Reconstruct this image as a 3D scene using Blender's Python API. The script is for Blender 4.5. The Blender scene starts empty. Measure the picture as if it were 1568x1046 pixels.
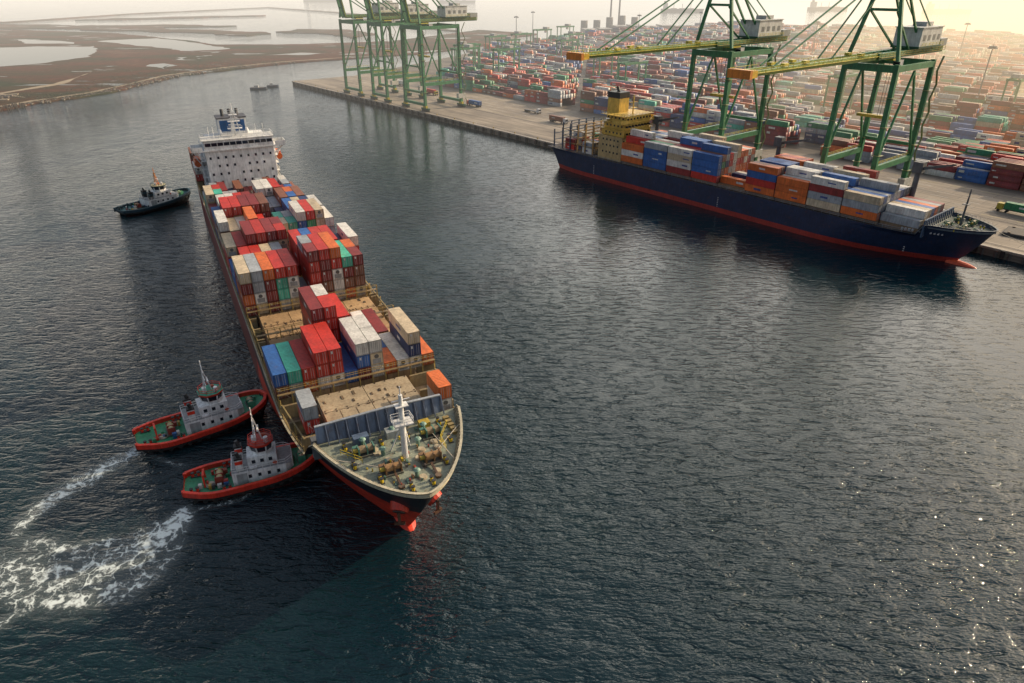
import bpy, math, random
import numpy as np
from mathutils import Vector, Matrix, noise
random.seed(7); np.random.seed(7)
scn=bpy.context.scene
scn.view_settings.view_transform='Standard'; scn.view_settings.look='None'
scn.view_settings.exposure=0
R=random.random; U=random.uniform

# ------------------------------------------------------------------ materials
def newmat(name):
    m=bpy.data.materials.new(name); m.use_nodes=True
    nt=m.node_tree; nt.nodes.clear()
    out=nt.nodes.new('ShaderNodeOutputMaterial')
    return m,nt,out
def N(nt,t,**kw):
    n=nt.nodes.new(t)
    for k,v in kw.items():
        if k.startswith('_'): setattr(n,k[1:],v)
        else: n.inputs[k.replace('__',' ')].default_value=v
    return n
def ramp(nt,fac,stops,interp='LINEAR'):
    r=nt.nodes.new('ShaderNodeValToRGB'); r.color_ramp.interpolation=interp
    e=r.color_ramp.elements
    while len(e)<len(stops): e.new(.5)
    for i,(p,c) in enumerate(stops):
        e[i].position=p; e[i].color=(c,c,c,1) if isinstance(c,(int,float)) else (*c,1)
    nt.links.new(fac,r.inputs[0]); return r
def mixc(nt,fac,a,b,mode='MIX'):
    m=nt.nodes.new('ShaderNodeMix'); m.data_type='RGBA'; m.blend_type=mode; m.clamp_result=False
    for s,v in ((0,fac),(6,a),(7,b)):
        if hasattr(v,'links') or hasattr(v,'is_linked'): nt.links.new(v,m.inputs[s])
        else: m.inputs[s].default_value=v if s==0 else (*v,1)
    return m.outputs[2]
def mapping(nt,src,scale=(1,1,1),rot=(0,0,0)):
    mp=nt.nodes.new('ShaderNodeMapping'); mp.inputs['Scale'].default_value=scale; mp.inputs['Rotation'].default_value=rot
    nt.links.new(src,mp.inputs['Vector']); return mp.outputs[0]
def noisen(nt,vec,scale,detail=4,rough=.55,dist=0):
    n=N(nt,'ShaderNodeTexNoise',Scale=scale,Detail=detail,Roughness=rough,Distortion=dist)
    nt.links.new(vec,n.inputs['Vector']); return n.outputs['Fac']
def math_(nt,op,a,b=None):
    n=nt.nodes.new('ShaderNodeMath'); n.operation=op
    for i,v in enumerate((a,b)):
        if v is None: continue
        if isinstance(v,(int,float)): n.inputs[i].default_value=v
        else: nt.links.new(v,n.inputs[i])
    return n.outputs[0]

def paint_mat(name,rough=.5,rust=.5,corr=False,metal=0,rustcol=(.12,.05,.02)):
    m,nt,out=newmat(name)
    at=N(nt,'ShaderNodeAttribute'); at.attribute_name='Col'
    tc=nt.nodes.new('ShaderNodeTexCoord'); ob=tc.outputs['Object']
    big=noisen(nt,ob,.35,5,.6)
    g=ramp(nt,big,[(.3,.68),(.7,1.08)])
    st=noisen(nt,mapping(nt,ob,(1.6,1.6,.22)),1.2,4,.65)
    g2=ramp(nt,st,[(.35,.72),(.62,1.04)])
    c=mixc(nt,1.0,at.outputs['Color'],g.outputs[0],'MULTIPLY')
    c=mixc(nt,1.0,c,g2.outputs[0],'MULTIPLY')
    rm=ramp(nt,noisen(nt,ob,.9,6,.7),[(.56,0),(.72,rust)])
    c=mixc(nt,rm.outputs[0],c,rustcol)
    b=N(nt,'ShaderNodeBsdfPrincipled',Roughness=rough,Metallic=metal)
    nt.links.new(c,b.inputs['Base Color'])
    if corr:
        sx=nt.nodes.new('ShaderNodeSeparateXYZ'); nt.links.new(ob,sx.inputs[0])
        w=math_(nt,'SINE',math_(nt,'MULTIPLY',sx.outputs[0],2*math.pi/.5))
        bp=N(nt,'ShaderNodeBump',Strength=.55,Distance=.05); nt.links.new(w,bp.inputs['Height'])
        nt.links.new(bp.outputs[0],b.inputs['Normal'])
    nt.links.new(b.outputs[0],out.inputs[0]); return m
M_paint=paint_mat('weathered_paint',.5,.45)
M_cont=paint_mat('corrugated_container_steel',.5,.45,True)
M_deck=paint_mat('rusty_deck_plate',.75,.8,rustcol=(.16,.075,.025))
M_white=paint_mat('clean_paint',.45,.12)
def glass_mat():
    m,nt,out=newmat('dark_window_glass')
    b=N(nt,'ShaderNodeBsdfPrincipled',Roughness=.08); b.inputs['Base Color'].default_value=(.015,.02,.03,1)
    nt.links.new(b.outputs[0],out.inputs[0]); return m
M_glass=glass_mat()
MATS=[M_paint,M_cont,M_deck,M_white,M_glass]
PA,CO,DE,WH,GL=range(5)

# ------------------------------------------------------------------ mesh builder
class MB:
    def __init__(s): s.v=[];s.f=[];s.c=[];s.m=[]
    def face(s,pts,col,m=PA):
        i=len(s.v); s.v+= [tuple(p) for p in pts]; s.f.append(tuple(range(i,i+len(pts)))); s.c.append(col); s.m.append(m)
    def hexa(s,P,col,m=PA):
        i=len(s.v); s.v+=[tuple(p) for p in P]
        for q in ((0,3,2,1),(4,5,6,7),(0,1,5,4),(1,2,6,5),(2,3,7,6),(3,0,4,7)):
            s.f.append(tuple(i+k for k in q)); s.c.append(col); s.m.append(m)
    def box(s,x0,y0,z0,x1,y1,z1,col,m=PA):
        if x0>x1:x0,x1=x1,x0
        if y0>y1:y0,y1=y1,y0
        if z0>z1:z0,z1=z1,z0
        s.hexa([(x0,y0,z0),(x1,y0,z0),(x1,y1,z0),(x0,y1,z0),(x0,y0,z1),(x1,y0,z1),(x1,y1,z1),(x0,y1,z1)],col,m)
    def beam(s,p,q,w,h,col,m=PA,w2=None,h2=None):
        p=Vector(p);q=Vector(q);d=(q-p)
        if d.length<1e-6:return
        d.normalize(); up=Vector((0,0,1)) if abs(d.z)<.95 else Vector((0,1,0))
        a=d.cross(up).normalized(); b=a.cross(d).normalized()
        w2=w if w2 is None else w2;h2=h if h2 is None else h2
        P=[]
        for o,ww,hh in ((p,w,h),(q,w2,h2)):
            for sx,sy in ((-1,-1),(1,-1),(1,1),(-1,1)): P.append(o+a*sx*ww/2+b*sy*hh/2)
        s.hexa(P,col,m)
    def cyl(s,p,q,r,col,m=PA,n=10,r2=None):
        p=Vector(p);q=Vector(q);d=(q-p).normalized(); up=Vector((0,0,1)) if abs(d.z)<.95 else Vector((0,1,0))
        a=d.cross(up).normalized(); b=a.cross(d); r2=r if r2 is None else r2
        i=len(s.v)
        for o,rr in ((p,r),(q,r2)):
            for k in range(n):
                t=2*math.pi*k/n; s.v.append(tuple(o+a*rr*math.cos(t)+b*rr*math.sin(t)))
        for k in range(n):
            s.f.append((i+k,i+(k+1)%n,i+n+(k+1)%n,i+n+k)); s.c.append(col); s.m.append(m)
        s.f.append(tuple(range(i+n-1,i-1,-1)));s.c.append(col);s.m.append(m)
        s.f.append(tuple(range(i+n,i+2*n)));s.c.append(col);s.m.append(m)
    def rail(s,pts,h,col,step=2.5,m=WH,w=.07):
        for a,b in zip(pts[:-1],pts[1:]):
            a=Vector(a);b=Vector(b);L=(b-a).length;n=max(1,int(L/step))
            for k in range(n+1):
                p=a.lerp(b,k/n); s.beam(p,p+Vector((0,0,h)),w,w,col,m)
            for hh in (h,h*.5): s.beam(a+Vector((0,0,hh)),b+Vector((0,0,hh)),w,w,col,m)
    def build(s,name,parent=None,smooth=False):
        me=bpy.data.meshes.new(name); me.from_pydata(s.v,[],s.f)
        for mt in MATS: me.materials.append(mt)
        me.polygons.foreach_set('material_index',s.m)
        at=me.attributes.new('Col','FLOAT_COLOR','FACE')
        at.data.foreach_set('color',np.array([(*c[:3],1) for c in s.c],dtype=np.float32).ravel())
        if smooth: me.shade_smooth()
        me.update()
        o=bpy.data.objects.new(name,me); scn.collection.objects.link(o)
        if parent: o.parent=parent
        return o
def empty(name,loc,rz):
    e=bpy.data.objects.new(name,None); e.location=loc; e.rotation_euler=(0,0,rz); e.empty_display_size=2
    scn.collection.objects.link(e); return e
def jit(c,a=.12):
    k=1+U(-a,a); return tuple(max(0,x*k) for x in c)

PAL={'red':(.55,.035,.022),'maroon':(.26,.03,.028),'orange':(.72,.16,.03),'blue':(.03,.13,.40),'navy':(.02,.045,.15),
'white':(.74,.72,.66),'grey':(.38,.41,.43),'green':(.03,.26,.11),'teal':(.07,.48,.34),'brown':(.25,.095,.05),'beige':(.60,.49,.33)}
def pick(w): 
    ks=list(w); return PAL[random.choices(ks,[w[k] for k in ks])[0]]
W1={'red':20,'maroon':15,'white':19,'grey':12,'blue':11,'navy':8,'orange':8,'green':3,'teal':2,'brown':10,'beige':8}

def container(mb,x,y,z,L=12.19,col=None,ends=True,logo=True):
    """box axis along x; y is centre"""
    w=1.21;h=2.55
    col=jit(col)
    mb.box(x,y-w,z+.03,x+L,y+w,z+h,col,CO)
    dk=tuple(c*.5 for c in col)
    if ends:
        e=x-.035
        mb.box(e-.03,y-w,z+.03,e+.03,y-w+.14,z+h,dk); mb.box(e-.03,y+w-.14,z+.03,e+.03,y+w,z+h,dk)
        mb.box(e-.03,y-w+.14,z+h-.16,e+.03,y+w-.14,z+h,dk); mb.box(e-.03,y-w+.14,z+.03,e+.03,y+w-.14,z+.2,dk)
        if col[0]>.45 and col[1]>.45 and R()<.6:
            mb.box(e-.02,y-.8,z+.3,e+.02,y+.8,z+1.3,(.25,.26,.27)); mb.cyl((e-.05,y,z+1.8),(e+.02,y,z+1.8),.45,(.1,.1,.1),n=8)
        else:
            for dy in (-.75,-.35,.35,.75): mb.box(e-.06,y+dy-.03,z+.2,e,y+dy+.03,z+h-.16,(.35,.35,.36))
            mb.box(e-.02,y-.02,z+.2,e+.01,y+.02,z+h-.16,(.02,.02,.02))
            if R()<.7: mb.box(e-.01,y+.42,z+1.7,e+.012,y+.7,z+2.2,(.6,.6,.58))
    for sx in (x,x+L-.18):
        for sy in (y-w,y+w-.16): mb.box(sx-.01,sy-.005,z+h-.1,sx+.19,sy+.165,z+h+.02,dk)
    if logo and R()<.6:
        for sgn in (-1,1):
            lx=x+U(.5,L*.5); ll=U(1.5,3.4); hh=U(.4,.8)
            c=(.65,.65,.62) if (col[0]+col[1]+col[2])<.9 else jit((.05,.08,.25))
            mb.box(lx,y+sgn*(w-.01),z+1.3-hh/2,lx+ll,y+sgn*(w+.012),z+1.3+hh/2,c)

# ------------------------------------------------------------------ hull
def hullfn(L,B,zfc,zm,sf,stem,Lw,Ld):
    def top(s):
        if s<sf: return zfc
        if s<sf+2: return zfc+(zm-zfc)*(s-sf)/2
        return zm
    def s0(f): return stem*(1-f)**1.15
    def hw(s,f):
        LL=Lw+(Ld-Lw)*f; p=1.0+(.62-1.0)*f; e=2+.15*f
        x=min(1,max(0,(s-s0(f))/LL)); h=B/2*(1-(1-x)**e)**p
        sa=L-28
        if s>sa:
            k=(s-sa)/28; h*=1-k**2*(.38-.3*f)
        return h
    return top,s0,hw
def build_hull(parent,L,B,zfc,zm,sf,stem,Lw,Ld,levels,colfn,deckcol,bul=1.1,inner=(.5,.45,.32)):
    top,s0,hw=hullfn(L,B,zfc,zm,sf,stem,Lw,Ld)
    ns=64; mb=MB()
    def pt(i,l,side):
        t=i/(ns-1); u=t**2.2
        zl=levels[l] if l<len(levels) else None
        f=1.0 if zl is None else max(0,min(1,zl/zfc))
        send=L-7*(1-f)
        s=s0(f)+(send-s0(f))*u
        z=top(s) if zl is None else min(zl,top(s)-.01*(len(levels)-l))
        return (s,side*hw(s,f),z)
    nl=len(levels)+1
    for side in (1,-1):
        for l in range(nl-1):
            for i in range(ns-1):
                a,b,c,d=pt(i,l,side),pt(i+1,l,side),pt(i+1,l+1,side),pt(i,l+1,side)
                mb.face([a,b,c,d] if side<0 else [d,c,b,a],colfn((a[0]+b[0])/2,(a[2]+c[2])/2,l),PA)
    for l in range(nl-1):
        a,b,c,d=pt(ns-1,l,1),pt(ns-1,l,-1),pt(ns-1,l+1,-1),pt(ns-1,l+1,1)
        mb.face([a,b,c,d],colfn(L,(a[2]+c[2])/2,l),PA)
    for i in range(ns-1):
        a=pt(i,nl-1,1);b=pt(i+1,nl-1,1)
        da=bul if a[0]<sf else .15; db=bul if b[0]<sf else .15
        for side in (1,-1):
            ya=max(0,a[1]-.25);yb=max(0,b[1]-.25)
            mb.face([(a[0]+.2,side*ya,a[2]),(b[0]+.2,side*yb,b[2]),(b[0]+.2,side*yb,b[2]-db),(a[0]+.2,side*ya,a[2]-da)],inner,WH)
            mb.face([(a[0]-.1,side*(a[1]+.06),a[2]+.03),(b[0]-.1,side*(b[1]+.06),b[2]+.03),(b[0]+.25,side*yb,b[2]+.03),(a[0]+.25,side*ya,a[2]+.03)],inner,WH)
        za=a[2]-da;zb=b[2]-db
        ya=max(0,a[1]-.22);yb=max(0,b[1]-.22)
        mb.face([(a[0]+.2,-ya,za),(b[0]+.2,-yb,zb),(b[0]+.2,yb,zb),(a[0]+.2,ya,za)],deckcol if a[0]<sf else (.10,.075,.05),DE)
    mb.build('hull',parent)
    return top,s0,hw

def winch(mb,x,y,z,c=(.05,.2,.14),drum=(.3,.22,.12)):
    mb.box(x-.9,y-1.7,z,x+.9,y+1.7,z+.3,(.12,.12,.1))
    for dy in (-1.5,-.4,.9): mb.box(x-.7,y+dy-.1,z+.3,x+.7,y+dy+.1,z+1.7,c)
    mb.cyl((x,y-1.4,z+1.1),(x,y-.5,z+1.1),.55,drum,n=12); mb.cyl((x,y-.3,z+1.1),(x,y+.8,z+1.1),.62,jit(drum),n=12)
    mb.cyl((x,y+1,z+1.1),(x,y+1.7,z+1.1),.35,(.4,.3,.03),n=10)
    mb.box(x+.5,y+.9,z+.3,x+1.3,y+1.6,z+1.2,c)
def bollard(mb,x,y,z,c=(.6,.45,.02)):
    mb.box(x-.9,y-.35,z,x+.9,y+.35,z+.12,(.05,.05,.05))
    for d in (-.5,.5): mb.cyl((x+d,y,z+.1),(x+d,y,z+.85),.24,c,n=10); mb.cyl((x+d,y,z+.8),(x+d,y,z+.95),.32,(.03,.03,.03),n=10)

# ================================================================== container ship 1
S1=empty('container_ship',(-11.8,76.6,0),math.atan2(.8935,-.449))
ZF,ZM=16.8,12.3
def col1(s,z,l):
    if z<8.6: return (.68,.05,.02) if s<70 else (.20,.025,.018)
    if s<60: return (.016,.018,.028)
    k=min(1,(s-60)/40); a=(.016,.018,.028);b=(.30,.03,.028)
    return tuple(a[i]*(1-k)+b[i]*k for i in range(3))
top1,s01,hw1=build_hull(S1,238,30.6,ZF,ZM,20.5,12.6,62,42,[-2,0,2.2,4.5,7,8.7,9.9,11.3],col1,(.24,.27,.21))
mb=MB()
for k in range(8):
    x0=12.8-k*.75;x1=12.8-(k+1)*.75
    r0=2.2*math.sqrt(max(.02,1-(k/8)**2));r1=2.2*math.sqrt(max(.02,1-((k+1)/8)**2))
    mb.cyl((x0+3,0,-1.4),(x1+3,0,-1.4),r0,(.68,.05,.02),n=14,r2=r1)
for sd in (1,-1):
    y=hw1(7,.6)
    mb.cyl((8.2,sd*(y-.8),10.6),(6.6,sd*(y+.35),9.2),1.9,(.68,.05,.02),n=14,r2=1.35)
    mb.cyl((6.6,sd*(y+.35),9.2),(6.5,sd*(y+.42),9.1),1.0,(.05,.03,.02),n=12)
    mb.beam((6.3,sd*(y+.55),9.4),(6.4,sd*(y+.45),7.0),.4,.4,(.1,.05,.03))
    mb.beam((6.0,sd*(y-.3),7.1),(6.7,sd*(y+1.2),7.1),.4,.45,(.1,.05,.03))
mb.build('bulb_and_anchors',S1)
mb=MB(); zd=ZF-1.1
mb.cyl((11,0,zd),(11,0,zd+11.5),.5,(.8,.8,.77),WH,12,.32)
mb.box(10,-1.5,zd+6.4,12.2,1.5,zd+6.6,(.7,.7,.68),WH); mb.rail([(10,-1.5,zd+6.6),(10,1.5,zd+6.6),(12.2,1.5,zd+6.6),(12.2,-1.5,zd+6.6),(10,-1.5,zd+6.6)],1,(.75,.75,.72),1.2)
mb.box(10.3,-1,zd+9.6,11.7,1,zd+9.75,(.7,.7,.68),WH); mb.beam((11,-1.4,zd+10.6),(11,1.4,zd+10.6),.12,.12,(.7,.7,.7),WH)
mb.cyl((11,0,zd+11.5),(11,0,zd+13),.1,(.7,.7,.7),WH,6)
for d in (-.35,.35): mb.beam((11.5,d,zd),(11.5,d,zd+9.6),.07,.07,(.7,.7,.7),WH)
for k in range(18): mb.beam((11.5,-.35,zd+.5+k*.5),(11.5,.35,zd+.5+k*.5),.05,.05,(.7,.7,.7),WH)
mb.beam((13.5,-1.6,zd),(11.2,-.2,zd+6),.2,.2,(.7,.7,.7),WH); mb.beam((13.5,1.6,zd),(11.2,.2,zd+6),.2,.2,(.7,.7,.7),WH)
for y in (-5.6,5.6): winch(mb,14.5,y,zd,(.08,.2,.15))
for y in (-3.2,3.2):
    winch(mb,8.2,y,zd,(.22,.12,.05),(.35,.2,.08))
    mb.beam((7.2,y*.9,zd+.5),(4.2,y*.9,zd+.15),.35,.25,(.09,.05,.03)); mb.cyl((4.2,y*.9,zd),(4.2,y*.9,zd+.4),.5,(.15,.1,.06),n=10)
for x,y in ((17.2,-8),(17.2,8),(12,-7.9),(12,7.9),(7,-5.2),(7,5.2),(3.2,-1.6),(3.2,1.6),(16,-2),(16,2.4)): bollard(mb,x,y,zd,(.7,.5,.02))
for x,y in ((16.5,-5),(16.8,5.2),(17.6,0),(13,-2.8),(13,3),(5.6,0)):
    mb.cyl((x,y,zd),(x,y,zd+1.3),.32,(.14,.24,.18),n=10); mb.cyl((x,y,zd+1.3),(x,y,zd+1.6),.6,(.16,.28,.22),n=10,r2=.3)
for i in range(5): mb.box(13+i*1.1,-10,zd+.02,13.7+i*1.1,-9,zd+.6,jit((.3,.22,.08)))
mb.box(16.6,-1.2,zd,18.2,1.2,zd+1.3,(.3,.33,.33)); mb.box(17,4,zd,18.4,6.5,zd+1.5,(.09,.13,.2)); mb.box(16.8,-6.4,zd,18.2,-4.6,zd+1.1,(.5,.36,.05))
mb.rail([(16,-9,zd),(12.5,-6.5,zd),(9.5,-6.3,zd)],1.1,(.6,.45,.03),1.4); mb.rail([(16,9,zd),(12.5,6.5,zd)],1.1,(.6,.45,.03),1.4)
for i in range(24):
    s=1+i*.8; y=hw1(s,1)-.45
    for sd in (1,-1): mb.beam((s+.2,sd*(y+.15),ZF-.05),(s+.3,sd*(y-.45),zd),.12,.35,(.42,.38,.28),WH)
for a,b in (((8,-3,zd+.8),(14.5,-10.5,zd+.7)),((8,3,zd+.8),(14.5,10.6,zd+.7)),((14.5,-5.6,zd+.9),(6,-6.4,zd+.7))): mb.beam(a,b,.09,.09,(.55,.5,.4),WH)
for i in range(60):
    x=U(4,17.5); y=U(-.8,.8)*(hw1(x,1)-1.5); s_=U(.12,.35); mb.box(x,y,zd,x+s_*U(1,3),y+s_,zd+U(.15,.6),jit(random.choice([(.3,.2,.08),(.1,.2,.16),(.6,.42,.03),(.12,.1,.09),(.4,.06,.03)]),.3))
for i in range(9):
    x=U(5,17); y=U(-.7,.7)*(hw1(x,1)-2)
    for k in range(3): mb.cyl((x,y,zd+k*.12),(x,y,zd+k*.12+.1),.7-.08*k,jit((.45,.38,.26)),DE,12)
mb.build('forecastle_gear',S1)
mb=MB(); bw=(.16,.21,.30)
def bwx(y): return 19.4+abs(y)*.1
ys=[-9.8+i*1.65 for i in range(14)]
for y0,y1 in zip(ys[:-1],ys[1:]):
    h0=4.0-.09*abs(y0);h1=4.0-.09*abs(y1)
    mb.hexa([(bwx(y0),y0,zd),(bwx(y1),y1,zd),(bwx(y1)+.2,y1,zd),(bwx(y0)+.2,y0,zd),(bwx(y0)+.6,y0,zd+h0),(bwx(y1)+.6,y1,zd+h1),(bwx(y1)+.85,y1,zd+h1),(bwx(y0)+.85,y0,zd+h0)],bw)
    mb.beam((bwx(y0)-1.1,y0,zd+.1),(bwx(y0)+.4,y0,zd+h0-.1),.14,.35,(.10,.13,.19))
    mb.beam((bwx(y0)-.0,y0,zd+.1),(bwx(y0)+.4,y0,zd+h0-.1),.16,.5,(.08,.1,.15))
    mb.beam((bwx(y0)+.6,y0,zd+h0),(bwx(y1)+.6,y1,zd+h1),.5,.18,(.3,.33,.36))
mb.box(21.2,-10,ZM,22.6,12.4,zd+.3,(.14,.15,.16))
mb.build('breakwater',S1)
BAYS=[(24,[0,2,0,0,0,0,0,0,0,0,2,0]),(38,[2,2,2,3,3,1,3,3,1,1,3,1]),(51,[0,0,0,0,4,4,3,0,1,1,0,0]),(63.6,[0]*12),
(76.5,[4,4,4,4,4,1,5,5,5,4,4,0]),(89.8,[2,3,3,3,3,2,4,4,4,4,3,4]),(103,[3,3,4,4,4,4,1,2,2,2,2,1]),(116.2,[4,3,3,4,3,1,3,3,4,4,4,3]),
(129.5,[3,4,4,4,4,4,1,2,3,3,3,3]),(142.8,[2,3,3,3,3,1,2,2,3,3,3,1]),(156,[3,3,2,2,1,1,3,3,3,2,2,1]),(169.4,[1,2,2,1,2,1,1,2,2,1,2,1]),
(207,[2,3,3,2,2,2,2,2,3,3,3,2]),(221,[3,3,3,3,3,2,2,3,3,3,2,2])]
ZH=15.0
mb=MB()
for s,_ in BAYS:
    wH=8.6 if s<30 else (11 if s<42 else 12.6)
    nn=2 if s<30 else 4
    for k in range(nn):
        y0=-wH+2*wH*k/nn+.06;y1=-wH+2*wH*(k+1)/nn-.06
        hc=jit((.40,.26,.13) if s>30 else (.36,.29,.19),.25)
        mb.box(s,y0,ZM+.8,s+6.05,y1,ZH-.05,hc,DE); mb.box(s+6.2,y0,ZM+.8,s+12.2,y1,ZH-.05,jit(hc,.15),DE)
        for q in range(5):
            for x in (s+.15,s+5.7,s+6.4,s+11.8):
                yy=y0+.3+(y1-y0-.6)*q/4; mb.box(x,yy-.12,ZH-.05,x+.22,yy+.12,ZH+.06,(.06,.04,.03),DE)
        for q in range(2): 
            yy=y0+(y1-y0)*(q+1)/3; mb.box(s+.3,yy-.05,ZH-.05,s+5.8,yy+.05,ZH+.0,(.2,.14,.07),DE)
        for q in range(7):
            x=s+U(.5,11);yy=U(y0+.3,y1-.8); mb.box(x,yy,ZH-.05,x+U(.3,1.4),yy+U(.2,.5),ZH+U(.02,.15),jit((.14,.1,.06),.5),DE)
    mb.box(s-.1,-wH-.15,ZM,s+12.3,wH+.15,ZM+.85,(.2,.1,.05),DE)
    for sd in (1,-1):
        for x in (s+.3,s+5.8,s+11.6):
            mb.box(x,sd*(wH+.6),ZM-.1,x+.5,sd*(min(hw1(x,1),15.2)-.2),ZH-.15,jit((.22,.17,.09)),DE)
        mb.beam((s,sd*(min(hw1(s,1),15.3)-.6),ZH-.1),(s+12.2,sd*(min(hw1(s+12,1),15.3)-.6),ZH-.1),.25,.15,(.3,.23,.1))
mb.build('hatch_covers',S1)
mb=MB(); yl=(.42,.30,.09)
for k,(s,_) in enumerate(BAYS):
    if s in(24,207): continue
    x=s-.75; w=min(hw1(x,1),15.2)-.3
    mb.box(x-.35,-w,ZH+1.3,x+.35,w,ZH+1.4,(.28,.2,.1))
    nn=12
    for i in range(nn+1):
        y=-w+2*w*i/nn
        mb.beam((x,y,ZM),(x,y,ZH+(2.4 if 40<s<180 else 1.4)),.2,.2,yl)
    for sd in (-.35,.35): mb.beam((x+sd,-w,ZH+2.4),(x+sd,w,ZH+2.4),.07,.07,yl)
for sd in (1,-1):
    P=[(s,sd*(hw1(s,1)-.3),ZM) for s in range(24,238,6)]; mb.rail(P,1.15,(.42,.3,.12),2.5,PA,.09)
    for s in range(28,232,9): mb.cyl((s,sd*(hw1(s,1)-.5),ZM),(s,sd*(hw1(s,1)-.5),ZM+3.2),.12,(.45,.32,.1),n=6)
    for s in range(26,236,13): mb.box(s,sd*(hw1(s,1)-1.5),ZM,s+U(.6,1.6),sd*(hw1(s,1)-.8),ZM+U(.6,1.6),jit((.3,.2,.1),.5))
mb.build('lashing_bridges_and_rails',S1)
mb=MB()
for bi,(s,t) in enumerate(BAYS):
    fav=pick(W1)
    for i,h in enumerate(t):
        q=-13.86+2.52*i; y=-q
        if abs(q)+1.2>hw1(s,1)+.2: 
            q=math.copysign(hw1(s,1)-1.4,q); y=-q
        c0=pick(W1) if R()<.6 else fav
        for k in range(h):
            c=c0 if R()<.35 else pick(W1)
            if s==38 and i in(6,7) and k==h-1: c=PAL['white']
            if s==38 and i in(3,4) : c=PAL['red'] if k>0 else PAL['white']
            if s==38 and i==0: c=PAL['blue'] if k else PAL['brown']
            if s==38 and i==1: c=PAL['teal'] if k==h-1 else PAL['grey']
            if s==38 and i==2 and k==h-1: c=PAL['red']
            if s==38 and i==10: c=[PAL['white'],PAL['navy'],PAL['beige']][k]
            if s==38 and i==11: c=PAL['orange']
            if s==51 and i in(4,5,6): c=PAL['red'] if R()<.7 else PAL['maroon']
            if s==24 and i==10: c=PAL['orange'] if k else PAL['white']
            if s==24 and i==1: c=PAL['grey'] if k else PAL['red']
            if s==76.5 and k==h-1: c=[PAL[n] for n in ('beige','grey','orange','red','red','grey','maroon','red','orange','teal','maroon','red')][i]
            z=ZH+.05+k*2.6
            if s==24:
                container(mb,s+(-1.6 if i==10 else 1),y,z-(.9 if i==10 else 0),6.06,c); continue
            if R()<.18 and k==h-1: container(mb,s,y,z,6.02,c); container(mb,s+6.14,y,z,6.02,pick(W1))
            else: container(mb,s,y,z,12.19,c)
    for i,h in enumerate(t):
        if h>=2 and R()<.6:
            q=-13.86+2.52*i;y=-q
            mb.beam((s-.15,y-1.1,ZH),(s-.12,y+1.0,ZH+2.6),.05,.05,(.25,.25,.25)); mb.beam((s-.15,y+1.1,ZH),(s-.12,y-1.0,ZH+2.6),.05,.05,(.25,.25,.25))
mb.build('container_stacks',S1)
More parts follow.
